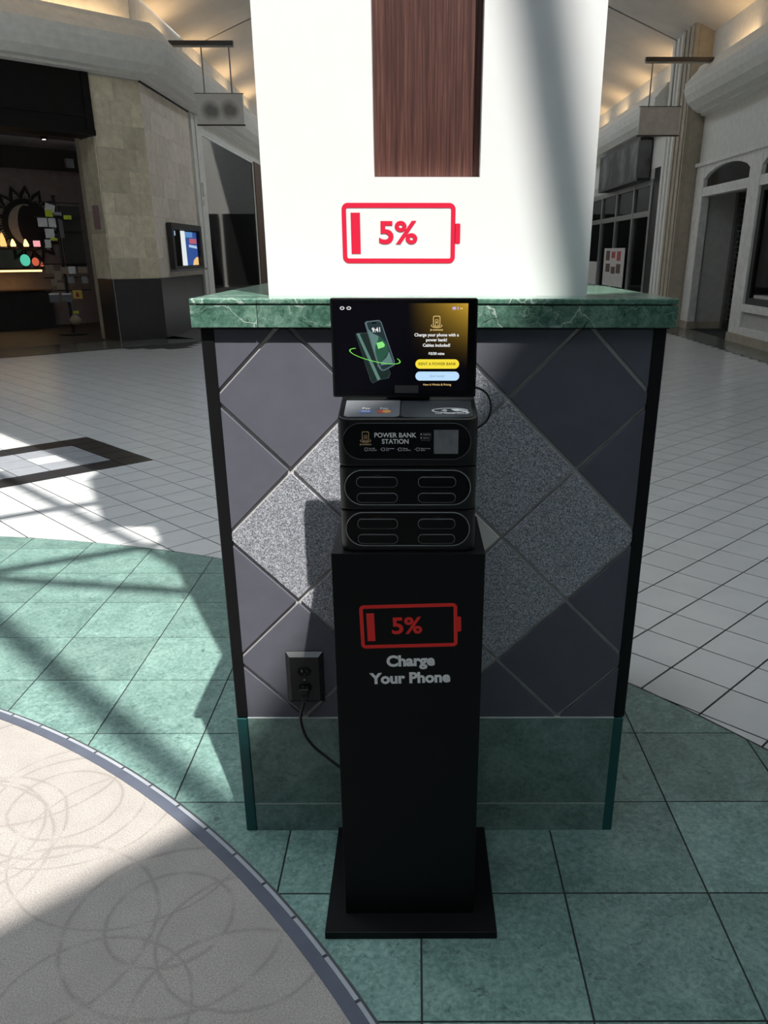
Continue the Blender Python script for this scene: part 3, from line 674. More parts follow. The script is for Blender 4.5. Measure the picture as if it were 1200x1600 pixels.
for (cx, a, b) in ((-.0915, 'Scan QR', 'or tap card'), (-.0580, 'Take power', 'bank'), (-.0250, 'Charge', 'your phone'), (.0105, 'Return to any', 'station')):
    text('caption', a, .0034, 'print_grey', (cx, yt, 1.1925), head, align='LEFT'); text('caption', b, .0034, 'print_grey', (cx, yt, 1.1890), head, align='LEFT')
    MB().ring(stadium(cx - .0082, cx - .0022, 1.1876, 1.1938, .0010, 3), stadium(cx - .0076, cx - .0028, 1.1882, 1.1932, .0006, 3), FRONT(yt), 0, .0003).build('pictogram', 'print_grey', head)
for cx in (-.0680, -.0345, .0000): MB().prism([(cx + .0008 * math.cos(a * .785), 1.1908 + .0008 * math.sin(a * .785)) for a in range(8)], FRONT(yt), 0, .0003).build('dot', 'print_grey', head)
for (zz, bd) in ((1.2205, 'Google Play'), (1.2135, 'App Store')):
    MB().ring(stadium(.0095, .0315, zz - .0028, zz + .0028, .0008, 3), stadium(.0098, .0312, zz - .0025, zz + .0025, .0006, 3), FRONT(yt), 0, .0003).build('badge', 'print_dim', head)
    text('caption', bd, .0030, 'print_grey', (.0155, yt, zz), head, align='LEFT'); MB().prism([(.0108, zz - .0014), (.0108, zz + .0014), (.0136, zz)], FRONT(yt), 0, .0003).build('pictogram', 'print_grey', head)
text('caption', 'Download app', .0030, 'print_dim', (.0205, yt, 1.2085), head)
lab(MB().prism([(.0366, 1.1818), (.0846, 1.1818), (.0846, 1.2292), (.0366, 1.2292)], FRONT(yt), 0, .0005).build('blank_plate', 'blank_plate', head), 'plain grey square on the face of the head')
# head top: two panels, reflected sky painted in as grey, and printed marks lying on the slope
sl = .034 / (QY1 - QY0)
def TOP(p, q, d): return (p, q, 1.2500 + sl * (q - QY0) + d)
MB().prism(stadium(QX0 + .012, -.0305, QY0 + .010, QY0 + .115, .012, 6), TOP, .0012, -.002).build('top_panel', 'station_sky_sheen', head)
MB().prism(stadium(-.0285, QX1 - .010, QY0 + .010, QY0 + .115, .012, 6), TOP, .0006, -.002).build('card_reader', 'reader_sky_sheen', head)
ang = math.atan(sl)
def toptext(body, size, mat, x, y): text('lettering', body, size, mat, (x, y, TOP(x, y, .0016)[2]), head, rot=(ang, 0, 0))
toptext('TAP YOUR CARD', .0085, 'decal_white', .0715, QY0 + .026)
def ell(cx, cy, a, b, n=28): return [(cx + a * math.cos(2 * math.pi * k / n), cy + b * math.sin(2 * math.pi * k / n)) for k in range(n)]
m = MB().ring(ell(.0690, QY0 + .045, .036, .0140), ell(.0690, QY0 + .045, .0338, .0118), TOP, .0013, .0006)
for r_ in (.006, .0105, .015):
    pts = [math.radians(a) for a in range(-45, 46, 15)]
    m.prism([(.0500 + r_ * math.cos(a) * .9, QY0 + .045 + r_ * .62 * math.sin(a)) for a in pts] + [(.0500 + (r_ - .0022) * math.cos(a) * .9, QY0 + .045 + (r_ - .0022) * .62 * math.sin(a)) for a in pts[::-1]], TOP, .0013, .0006)
m.prism([(.072, QY0 + .052), (.082, QY0 + .054), (.094, QY0 + .049), (.108, QY0 + .034), (.104, QY0 + .032), (.092, QY0 + .044), (.082, QY0 + .041), (.076, QY0 + .045)], TOP, .0013, .0006)
m.build('tap_symbol', 'decal_white', head)
for (cx, mt, nm) in ((-.098, 'print_cardblue', 'VISA'), (-.0625, 'print_cardred', None)):
    MB().prism(stadium(cx - .013, cx + .013, QY0 + .030, QY0 + .044, .002, 3), TOP, .0018, .0010).build('card_mark', mt, head) if nm else None
    toptext('Pay', .012, 'decal_white', cx, QY0 + .055)
text('lettering', 'VISA', .009, 'decal_white', (-.098, QY0 + .037, TOP(0, QY0 + .037, .0022)[2]), head, rot=(ang, 0, 0))
MB().prism(ell(-.0675, QY0 + .038, .0085, .0080), TOP, .0017, .0010).build('card_mark', 'print_cardred', head)
MB().prism(ell(-.0570, QY0 + .038, .0085, .0080), TOP, .0019, .0010).build('card_mark', 'print_cardorange', head)
# screen
TX0, TX1, TZ0, TZ1, TY = -.1675, .1235, 1.2760, 1.4685, -.226
scr = MB().prism(stadium(TX0, TX1, TZ0, TZ1, .004, 4), FRONT(TY), 0, .018).build('screen', 'station_black', cs, bevel=.0015)
MB().box(-.06, .03, TY + .016, TY + .06, 1.262, 1.40).build('screen_mount', 'station_black', cs, bevel=.004)
WX, WZ = TX1 - TX0, TZ1 - TZ0
def D(u, v): return (TX0 + u * WX, TZ1 - v * WZ)
dx0, dz1 = D(.035, .05); dx1, dz0 = D(.935, .93)
dc = ((dx0 + dx1) / 2, TY, (dz0 + dz1) / 2)
disp = lab(MB().box(dx0, dx1, TY - .0004, TY + .004, dz0, dz1).build('display', 'display_picture', cs, origin=dc), 'lit display showing phones and a rental menu')
MB().box(TX0 + .004, TX1 - .004, TY - .0002, TY + .004, TZ0 + .004, TZ1 - .004).build('bezel', 'gloss_black', scr)
ys = TY - .0007
def ut(body, u, v, size, mat, **k): x, z = D(u, v); return text('lettering', body, size, mat, (x, ys, z), disp, **k)
ut('Charge your phone with a', .722, .362, .0083, 'ui_white', bold=.00022); ut('power bank!', .722, .412, .0083, 'ui_white', bold=.00022); ut('Cables included!', .722, .466, .0083, 'ui_white', bold=.00022)
ut('$3/30 mins', .722, .550, .0072, 'ui_white', bold=.0002)
def pill(u0, u1, v0, v1, mat, name):
    a, b = D(u0, v1), D(u1, v0); return MB().prism(stadium(a[0], b[0], a[1], b[1]), FRONT(ys + .0002), 0, .0003).build(name, mat, disp)
pill(.577, .880, .607, .703, 'ui_yellow', 'button'); pill(.577, .882, .733, .826, 'ui_blue', 'button')
ut('RENT A POWER BANK', .7285, .655, .0075, 'ui_dark', bold=.0001); ut('End rental', .7285, .780, .0070, 'ui_bluegrey'); ut('How it Works & Pricing', .7285, .868, .0058, 'ui_gold')
lx, lz = D(.722, .232); logo(lx, lz, .95, ys, 'ui_gold', disp); ut('JB CHARGING', .722, .312, .0040, 'ui_gold', bold=.0001)
for (a, b, mt) in ((.828, .852, 'ui_flag'), (.862, .869, 'ui_flag'), (.880, .897, 'ui_gold')):
    p, q = D(a, .112 if mt == 'ui_flag' else .106), D(b, .085 if mt == 'ui_flag' else .095); MB().prism([(p[0], p[1]), (q[0], p[1]), (q[0], q[1]), (p[0], q[1])], FRONT(ys), 0, .0003).build('flag_icon', mt, disp)
for uu in (.082, .127):
    p = D(uu, .098); MB().ring(ell(p[0], p[1], .0046, .0032, 14), ell(p[0], p[1], .0032, .0016, 14), FRONT(ys), 0, .0003).build('status_icon', 'ui_white', disp)
a, b = D(.432, .955), D(.598, .875); MB().prism([(a[0], a[1]), (b[0], a[1]), (b[0], b[1]), (a[0], b[1])], FRONT(ys), 0, .0003).build('sticker', 'ui_box', disp)
def dp(pts): return [D(u, v) for u, v in pts]
C3 = lambda X, Y: ((530 + .0917 * X - 516) / 229, (475 + .0917 * Y - 467) / 153)
def dpoly(pts, mat, off, name): MB().prism(dp([C3(*p) for p in pts]), FRONT(ys + .0003 - off), 0, .0002).build(name, mat, disp)
dpoly([(265, 505), (290, 485), (450, 475), (560, 480), (860, 1160), (830, 1250), (660, 1285), (550, 1340), (510, 1310)], 'ui_phone_edge', 0, 'phone_picture')
dpoly([(275, 515), (450, 485), (545, 490), (845, 1160), (815, 1238), (655, 1272), (552, 1325), (520, 1300)], 'ui_phone_back', .00008, 'phone_picture')
dpoly([(285, 495), (330, 487), (680, 1265), (630, 1290)], 'ui_phone_light', .00012, 'phone_picture')
dpoly([(425, 320), (450, 292), (670, 268), (712, 300), (930, 960), (925, 1030), (740, 1125), (690, 1115), (640, 1050)], 'ui_phone_edge', .00018, 'phone_picture')
dpoly([(462, 325), (480, 305), (665, 285), (700, 312), (915, 960), (905, 1022), (735, 1105), (705, 1095), (660, 1010)], 'ui_phone', .00024, 'phone_picture')
dpoly([(478, 410), (560, 490), (700, 555), (800, 660), (830, 780), (770, 880), (690, 980), (660, 1000)], 'ui_phone_green', .00030, 'phone_picture')
dpoly([(478, 410), (560, 490), (660, 535), (650, 600), (600, 700), (600, 840), (640, 990)], 'ui_phone_light', .00034, 'phone_picture')
dpoly([(835, 790), (905, 990), (690, 1030), (690, 985), (790, 890)], 'ui_phone_light', .00034, 'phone_picture')
dpoly([(545, 310), (620, 302), (625, 325), (550, 332)], 'gloss_black', .00040, 'phone_picture')
dpoly([(620, 650), (725, 625), (765, 680), (755, 715), (650, 750)], 'ui_mint', .0004, 'battery_picture')
p = C3(625, 435); x, z = D(*p); text('lettering', '9:41', .0125, 'ui_white', (x, ys - .0003, z), disp, bold=.0003, tilt=math.radians(4), sx=.85)
def ringpts(k):
    out = []
    for i in range(48):
        a = 2 * math.pi * i / 48; ex, ey = 452 * k * math.cos(a), 96 * (k + (k - 1) * 1.5) * math.sin(a); th = math.radians(13)
        out.append(C3(592 + ex * math.cos(th) - ey * math.sin(th), 872 + ex * math.sin(th) + ey * math.cos(th)))
    return dp(out)
full_o, full_i = ringpts(1.0), ringpts(.958)
seg_ = [i % 48 for i in range(-4, 30)]                      # the front sweep of the ring and its two ends
m = MB().prism([full_o[i] for i in seg_] + [full_i[i] for i in seg_[::-1]], FRONT(ys - .0003), 0, .0002)
m.build('ring_picture', 'ui_green', disp)
# cable behind the screen
SCREEN_CABLE = [(.118, -.20, 1.29), (.135, -.17, 1.285), (.155, -.155, 1.268), (.163, -.15, 1.240), (.155, -.145, 1.212), (.135, -.14, 1.195), (.118, -.138, 1.190)]
MB().tube(bez(SCREEN_CABLE), .0024, 8).build('screen_cable', 'rubber_black', cs, smooth=True)
# the power banks sitting in the slots
names = {(0, 0): 'lower module, upper left slot', (0, 1): 'lower module, upper right slot', (0, 2): 'lower module, lower left slot', (0, 3): 'lower module, lower right slot',
         (1, 0): 'middle module, upper left slot', (1, 1): 'middle module, upper right slot', (1, 2): 'middle module, lower left slot', (1, 3): 'middle module, lower right slot'}
for mi, zo in ((0, -.0878), (1, 0)):
    k = 0
    for (za, zb) in ((1.1135, 1.1352), (1.0815, 1.1020)):
        for (sa, sb) in ((-.118, -.0355), (.0055, .0815)):
            pb = thing('power_bank', ((sa + sb) / 2, YF, za + zo), 'black power bank end in the station\'s ' + names[(mi, k)], 'power bank', 'power banks in the charging station')
            MB().prism(stadium(sa + .001, sb - .001, za + zo + .001, zb + zo - .001, .009, 6), FRONT(YF), -.0022, .03).build('case', 'gloss_black', pb, bevel=.0006, seg=1)
            o_, i_ = stadium(sa, sb, za + zo, zb + zo, .0095, 6), stadium(sa + .001, sb - .001, za + zo + .001, zb + zo - .0012, .0088, 6)
            MB().ring(o_, i_, FRONT(YF), -.0012, .002).build('slot_rim', 'slot_highlight', pb)  # pale rim colour paints the highlight on the slot lip
            k += 1

# ------------------------------------------------------------------ outlet and power cord
ot = thing('wall_outlet', (-.292, 0, .43), 'black wall outlet plate on the dark pedestal tiles left of the stand', 'outlet')
ox0, ox1, oz0, oz1 = -.3410, -.2430, .4280, .5780
m = MB(); b0 = [(ox0, oz0), (ox1, oz0), (ox1, oz1), (ox0, oz1)]; b1 = [(ox0 + .011, oz0 + .011), (ox1 - .011, oz0 + .011), (ox1 - .011, oz1 - .011), (ox0 + .011, oz1 - .011)]
m.add([(p, y0 - .0005, q) for p, q in b0] + [(p, y0 - .004, q) for p, q in b0] + [(p, y0 - .016, q) for p, q in b1], [(3, 2, 1, 0), (8, 9, 10, 11)] + [(i, (i + 1) % 4, 4 + (i + 1) % 4, 4 + i) for i in range(4)] + [(4 + i, 4 + (i + 1) % 4, 8 + (i + 1) % 4, 8 + i) for i in range(4)])
plate = m.build('cover_plate', 'rubber_black', ot)
for zc in (.525, .478):
    o_ = [(-.2925 + .0185 * math.cos(a * math.pi / 12), zc + .0145 * math.sin(a * math.pi / 12)) for a in range(24)]
    rc = MB().prism(o_, FRONT(y0 - .016), -.0025, .002).build('receptacle', 'kiosk_black', ot, bevel=.0008, seg=1)
    for dx in (-.006, .006): MB().box(-.2925 + dx - .0009, -.2925 + dx + .0009, y0 - .0192, y0 - .0184, zc - .001, zc + .007).build('contact_slot', 'metal_pin' if dx < 0 else 'strip_dark', rc)
    MB().prism([(-.2925 + .0022 * math.cos(a * .6), zc - .0075 + .0022 * math.sin(a * .6)) for a in range(10)], FRONT(y0 - .0184), -.0006, .0004).build('ground_hole', 'strip_dark', rc)
MB().lathe([(.0025, -.001), (.0025, .001)], (-.2925, y0 - .0165, .5015), 10).build('screw', 'metal_pin', ot)
cord = thing('power_cable', (-.296, -.03, .45), 'black power cord plugged into the outlet and running behind the stand', 'cord')
yp = y0 - .019
m = MB().box(-.3060, -.2800, yp - .020, yp, .466, .482); pl = m.build('plug', 'rubber_black', cord, bevel=.003)
for k in range(4): MB().box(-.3030 + .0007 * k, -.2840 - .0007 * k, yp - .018 + .001 * k, yp - .004 - .001 * k, .4605 - .0065 * k, .4645 - .0065 * k).build('strain_relief', 'rubber_black', pl, bevel=.001, seg=1)
MB().tube(bez([(-.2945, yp - .011, .444), (-.299, yp - .014, .428), (-.3065, yp - .014, .400), (-.3045, yp - .014, .368), (-.294, yp - .016, .335), (-.272, yp - .020, .305), (-.243, yp - .026, .281), (-.2145, yp - .034, .260), (-.16, yp - .045, .225), (-.08, -.075, .18)]), .0042, 10).build('cable', 'rubber_black', cord, smooth=True)

# ------------------------------------------------------------------ left: limestone pier, screen, window
def coursed(fn, w, z0, z1, rows, wid, mat, seed, thick=.018):
    rg = random.Random(seed); hh = (z1 - z0) / rows
    for r_ in range(rows):
        xs = [0.0]; x = wid * (.5 if r_ % 2 else 1.0) * rg.uniform(.85, 1.1)
        while x < w - wid * .3: xs.append(x); x += wid * rg.uniform(.85, 1.15)
        xs.append(w)
        for a, b in zip(xs, xs[1:]):
            th = thick + rg.uniform(-.003, .003)
            c = fn((a + b) / 2, z0 + (r_ + .5) * hh, 0)
            MB().prism([(a + .001, z0 + r_ * hh + .001), (b - .001, z0 + r_ * hh + .001), (b - .001, z0 + (r_ + 1) * hh - .001), (a + .001, z0 + (r_ + 1) * hh - .001)], fn, 0, th).build('stone_block', mat, wl, origin=c)
coursed(lambda p, q, d: W45(p, .02 - d, q), .93, 1.105, 4.36, 9, .46, 'limestone', 1)
coursed(lambda p, q, d: (XL - .02 + d, 14.41 + p, q), 3.24, 1.105, 4.36, 9, .80, 'limestone_pink', 2)
coursed(lambda p, q, d: W45(.931 + d, p + .03, q), .60, 1.105, 3.42, 6, .6, 'limestone', 5)
for (a, b) in ((0, .93),): w45(a + .002, b - .002, -.006, .03, .0, 1.10).build('wainscot_panel', 'wainscot_black', wl)
w45(.931, .955, .032, .62, 0, 1.10).build('wainscot_panel', 'wainscot_black', wl)
for k in range(2): MB().box(XL - .02, XL + .006, 14.412 + k * 1.62, 14.412 + (k + 1) * 1.62 - .004, 0, 1.10).build('wainscot_panel', 'wainscot_black', wl)
tv = thing('wall_screen', (XL, 16.3, 1.24), 'wide framed screen showing a blue poster on the limestone wall', 'screen')
def LW(p, q, d): return (XL + .012 + d, p, q)
MB().ring([(15.13, 1.24), (17.47, 1.24), (17.47, 2.11), (15.13, 2.11)], [(15.27, 1.30), (17.30, 1.30), (17.30, 2.0), (15.27, 2.0)], LW, .10, 0).build('frame', 'frame_dark', tv)
MB().box(XL + .01, XL + .16, 15.1, 17.55, 1.205, 1.245).build('sill', 'grille_grey', tv)
pan = MB().prism([(15.27, 1.30), (17.30, 1.30), (17.30, 2.0), (15.27, 2.0)], LW, .03, 0).build('panel', 'gloss_black', tv)
def tvp(pts, mat, off=.032): MB().prism(pts, LW, off, .028).build('poster_print', mat, pan)
tvp([(15.95, 1.31), (16.32, 1.31), (16.30, 1.98), (15.97, 1.98)], 'tv_white'); tvp([(16.33, 1.31), (17.25, 1.31), (17.25, 1.97), (16.31, 1.97)], 'tv_blue')
tvp([(16.31, 1.86), (16.9, 1.86), (16.9, 1.97), (16.31, 1.97)], 'tv_sky', .034); tvp([(16.62, 1.74), (17.2, 1.74), (17.2, 1.84), (16.62, 1.84)], 'tv_red', .034); tvp([(16.55, 1.67), (17.2, 1.64), (17.2, 1.70), (16.55, 1.72)], 'tv_pale', .034)
tvp([(16.75, 1.31), (17.24, 1.31), (17.24, 1.47), (17.1, 1.47), (16.85, 1.41)], 'tv_orange', .034); tvp([(15.36, 1.88), (15.58, 1.88), (15.58, 1.97), (15.36, 1.97)], 'tv_pale', .034)
struct(MB().box(XL - .05, XL + .05, 17.68, 18.55, 0, 4.36).box(XL - .05, XL + .075, 17.95, 18.02, 0, 4.36).build('trim_6', 'plaster_white'), 'narrow white pilaster beside the limestone wall')
alarm = tag(MB().box(XL + .076, XL + .12, 18.0, 18.16, 2.75, 3.02).box(XL + .05, XL + .10, 18.02, 18.12, 2.55, 2.66).build('alarm_box', 'plaster_white'), 'small white alarm box on the left white pilaster', 'alarm')
win = struct(thing('window_1', (XL, 21.8, .32), 'large shop window with green tinted glass on the left wall', 'window')); del win['category']
MB().box(XL - .035, XL - .025, 18.6, 25.0, .36, 4.08).build('pane', 'shop_glass', win)
m = MB()
for (a, b, c, d) in ((18.55, 18.62, .32, 4.12), (24.95, 25.05, .32, 4.12), (18.6, 25, 4.06, 4.12), (18.6, 25, .32, .40)): m.box(XL - .06, XL - .01, a, b, c, d)
m.build('frame', 'frame_white', win)
struct(MB().box(XL - .3, XL + .02, 25.05, 27.2, 0, 4.12).build('trim_7', 'pole_brown'), 'dark brown timber wall end beside the left window')
struct(MB().box(-9.2, -9.0, 18.7, 28, 0, 4.3).box(-9, XL - .06, 27.9, 28, 0, 4.3).box(-9, XL - .32, 18.7, 28, 4.15, 4.3).build('wall_inside', 'plaster_grey'), 'grey interior walls behind the left window')
for k in range(6):
    sp_ = thing('ceiling_spot', (-6.3, 19.6 + k * 1.1, 4.0), '%s small warm spotlight from the front inside the left window' % ('first', 'second', 'third', 'fourth', 'fifth', 'sixth')[k], 'spotlight', 'spotlights behind the left window')
    MB().lathe([(.07, 0.06), (.07, .15)], (-6.3, 19.6 + k * 1.1, 4.0), 12).build('housing', 'frame_white', sp_); MB().lathe([(.06, .05), (.06, .061)], (-6.3, 19.6 + k * 1.1, 4.0), 12).build('lens', 'spot_white', sp_)
pot = thing('potted_plant', (-6.0, 21.5, 0), 'leafy green plant standing inside the left window', 'plant')
plain('leaf_green', (0.10, 0.16, 0.05), 0.5); MB().lathe([(.14, 0), (.2, .4), (.17, .4)], (-6.0, 21.5, 0), 14).build('pot', 'plaster_grey', pot)
m = MB(); rg = random.Random(4)
for k in range(70):
    a = rg.uniform(0, 6.28); r_ = rg.uniform(.05, .38); z = rg.uniform(.5, 1.25); c = Vector((-6.0 + r_ * math.cos(a), 21.5 + r_ * math.sin(a), z)); d = Vector((math.cos(a), math.sin(a), rg.uniform(-.3, .6))) * .13; n = d.orthogonal().normalized() * .045
    m.add([c - d, c + n, c + d, c - n], [(0, 1, 2, 3)])
m.build('foliage', 'leaf_green', pot, fix=False); MB().tube([(-6, 21.5, .35), (-6, 21.5, .9)], .02, 6).build('stem', 'pole_brown', pot)

# blade signs
def blade(xw, y, xb0, xb1, zb, px0, px1, pz0, pz1, rods, mat, label):
    t_ = thing('blade_sign', (xb1 if xw < 0 else xb0, y, zb), label, 'sign')
    b_ = MB().box(min(xw, xb0), max(xw, xb1), y - .05, y + .05, zb - .02, zb + .05).build('bracket', 'steel_dark', t_)
    MB().box(xb0, xb1, y - .03, y + .03, zb - .045, zb - .02).build('bracket_rail', 'rod_grey', b_)
    for rx in rods: MB().tube([(rx, y, zb - .03), (rx, y, pz1)], .014, 8).build('rod', 'rod_grey', t_)
    pn = MB().box(px0, px1, y - .03, y + .03, pz0, pz1).build('panel', mat, t_, origin=((px0 + px1) / 2, y - .03, (pz0 + pz1) / 2))
    m_ = MB()
    for (a, b, c, d) in ((px0 - .015, px1 + .015, pz0 - .02, pz0), (px0 - .015, px1 + .015, pz1, pz1 + .012)): m_.box(a, b, y - .035, y + .035, c, d)
    m_.build('edge', 'steel_dark', pn); return t_
blade(XL + .3, 15.3, -4.463, -3.326, 5.115, -4.10, -3.225, 3.815, 4.318, (-3.93, -3.42), 'sign_smudged', 'hanging grey sign with dark smudged lettering on the left bracket')
blade(XR - .3, 15.9, 4.398, 5.70, 4.985, 4.385, 5.17, 3.72, 4.205, (4.55, 4.98), 'sign_panel_taupe', 'hanging plain taupe sign on the right bracket')

# ------------------------------------------------------------------ left shop interior (seen through its opening in the angled wall)
fas = thing('shop_fascia', W45(3.4, 0, 3.4), 'black timber bulkhead above the open shop on the left', 'fascia')
w45(.95, 5.58, -.05, .48, 3.43, 4.375).build('board', 'stain_brown', fas); w45(.95, 5.58, -.09, -.05, 3.43, 3.52).build('lower_moulding', 'stain_brown', fas); w45(.95, 5.58, -.075, -.05, 3.70, 3.74).build('moulding', 'stain_brown', fas); w45(.95, 1.08, -.07, -.05, 3.52, 4.375).build('end_stile', 'stain_brown', fas)
m = MB(); w45(-1.2, 6.0, 4.62, 4.8, -.02, 4.3, m); w45(-1.4, -1.2, 1.95, 4.8, -.02, 4.3, m); w45(6, 6.2, .3, 4.8, -.02, 4.3, m)
struct(m.build('wall_shop', 'shop_wall'), 'dim mauve wall inside the left shop')
m = MB(); w45(0, 6, .5, 4.6, 3.86, 3.95, m); w45(-1.2, 0, 1.75, 4.6, 3.86, 3.95, m); struct(m.build('ceiling', 'shop_wall'), 'low ceiling inside the left shop')
m = MB(); w45(.1, 6, .3, 4.6, -.05, .002, m); w45(-1.2, .1, 1.75, 4.6, -.05, .002, m); struct(m.build('floor', 'concrete_floor'), 'dark floor inside the left shop')
w = w45(-1.0, 5.9, 4.1, 4.6, 3.24, 3.62).build('soffit_band', 'shop_dark'); struct(w, 'black band under the ceiling inside the left shop'); w.name = 'trim_8'
m = MB(); w45(.82, .93, .66, .82, 0, 3.46, m); struct(m.build('door_1', 'beige_stone'), 'pale door jamb at the right of the left shop opening'); m = MB(); w45(.86, .93, .60, .64, 0, 3.46, m); struct(m.build('trim_9', 'frame_dark'), 'black track beside the left shop door jamb')
ob = w45(-.42, -.26, 4.0, 4.1, 3.27, 3.45).build('loudspeaker', 'card_grey'); tag(ob, 'small pale loudspeaker box on the black band inside the left shop', 'loudspeaker')
dl = thing('ceiling_downlight', W45(.07, 4.2, 3.8), 'tiny white downlight in the left shop ceiling', 'downlight')
MB().lathe([(.07, 0), (.07, .06)], W45(.07, 4.2, 3.80), 12).build('trim_ring', 'shop_dark', dl); MB().lathe([(.035, -.006), (.035, .004)], W45(.07, 4.2, 3.8), 10).build('lens', 'spot_white', dl)
# sun and moon wall art
art = thing('wall_art', W45(.56, 4.62, 1.6), 'black cut-out sun with petals and a pale crescent moon on the shop wall', 'wall art')
AC = (.56, 2.12)
BK = lambda p, q, d: W45(p, 4.60 - d, q)
n_ = 36
o_ = [(AC[0] + .50 * math.cos(2 * math.pi * k / n_), AC[1] + .50 * math.sin(2 * math.pi * k / n_)) for k in range(n_)]
disc = MB().prism(o_, BK, .03, 0).build('disc', 'art_black', art)
for k in range(16):
    a = 2 * math.pi * (k + .25) / 16; ca, sa = math.cos(a), math.sin(a)
    f = lambda r_, t_: (AC[0] + r_ * ca - t_ * sa, AC[1] + r_ * sa + t_ * ca)
    pt = MB().prism([f(.49, -.09), f(.62, -.105), f(.70, -.06), f(.80, 0), f(.70, .06), f(.62, .105), f(.49, .09)], BK, .025, 0).build('petal', 'art_black', art)
    for t_ in (-.05, 0, .05): MB().prism([f(.53, t_ - .011), f(.68 - abs(t_), t_ * .5 - .009), f(.68 - abs(t_), t_ * .5 + .009), f(.53, t_ + .011)], BK, .03, .02).build('petal_line', 'art_pale', pt)
pts = [math.radians(a) for a in range(75, 271, 8)]
MB().prism([(AC[0] - (.40 * math.cos(a)), AC[1] + .42 * math.sin(a)) for a in pts] + [(AC[0] - .20 * math.cos(a), AC[1] + .40 * math.sin(a)) for a in pts[::-1]], BK, .04, .03).build('crescent', 'art_pale', disc)
# shelves with lamps
sh1 = tag(w45(.66, 5.0, 3.95, 4.58, 1.615, 1.650).build('wall_shelf', 'shop_wood'), 'upper wooden shelf with glowing lamps in the left shop', 'shelf')
sh2 = thing('wall_shelf', W45(2.8, 4.2, 1.15), 'lower wooden shelf with a warm glowing strip in the left shop', 'shelf')
w45(.50, 5.0, 3.95, 4.58, 1.215, 1.245).build('board', 'shop_wood', sh2); w45(.64, 5.0, 3.97, 4.0, 1.175, 1.212).build('light_strip', 'led_warm', sh2)
cnt = thing('shop_counter', W45(2.8, 4.2, 0), 'dark counter below the glowing shelf strip in the left shop', 'counter')
w45(.50, 5.0, 3.9, 4.58, .78, .81).build('top', 'shop_wood', cnt); w45(.52, 5.0, 3.95, 4.58, 0, .78).build('front', 'shop_dark', cnt)
ldp = bpy.data.lights.new('strip_glow', 'AREA'); ldp.shape = 'RECTANGLE'; ldp.size = 3.0; ldp.size_y = .05; ldp.energy = 5; ldp.color = (1, .6, .25)
lo = bpy.data.objects.new('strip_glow', ldp); COL.objects.link(lo); lo.location = W45(2.2, 4.1, 1.16); lo.rotation_euler = (0, 0, math.radians(45))
def lamp_on(s, z, mat, body, label, r=.06, h=.16, shape='rock'):
    t_ = thing('glow_lamp', W45(s, 4.2, z), label, 'lamp', 'small glowing lamps on the shop shelves'); c = W45(s, 4.2, z)
    MB().lathe([(r * .9, 0), (r, .01), (r, .025), (r * .8, .03)], c, 10).build('base', body, t_)
    if shape == 'rock': MB().lathe([(r * .85, .03), (r * 1.0, .06), (r * .75, h * .6), (r * .4, h * .88), (r * .1, h)], c, 8).build('shade', mat, t_)
    elif shape == 'cube': w45(s - r * .9, s + r * .9, 4.2 - r * .9, 4.2 + r * .9, z + .03, z + .03 + h).build('shade', mat, t_)
    else:
        m_ = MB(); m_.prism([(s + r * 1.2 * math.cos(a * .393), z + .05 + r * 1.3 + r * 1.4 * math.sin(a * .393)) for a in range(16)], lambda p, q, d: W45(p, 4.2 - d, q), .03, 0); m_.build('shade', mat, t_)
lamp_on(1.27, 1.651, 'lamp_orange', 'card_white', 'tall orange salt lamp at the left end of the upper shop shelf', .07, .30)
lamp_on(1.068, 1.651, 'lamp_yellow', 'shop_wood', 'small yellow salt lamp, second on the upper shop shelf', .06, .18)
lamp_on(.80, 1.651, 'lamp_yellow', 'shop_wood', 'small yellow salt lamp, third on the upper shop shelf', .06, .18)
lamp_on(.57, 1.651, 'lamp_pink', 'shop_wood', 'square pink lamp at the right end of the upper shop shelf', .06, .12, 'cube')
lamp_on(.878, 1.246, 'lamp_green', 'shop_dark', 'round green lamp on the lower shop shelf', .085, .2, 'disc')
lamp_on(.665, 1.246, 'lamp_red', 'shop_dark', 'round red lamp on the lower shop shelf', .06, .2, 'disc')
lamp_on(.53, 1.246, 'lamp_red', 'shop_dark', 'small red lamp at the right end of the lower shop shelf', .035, .12)
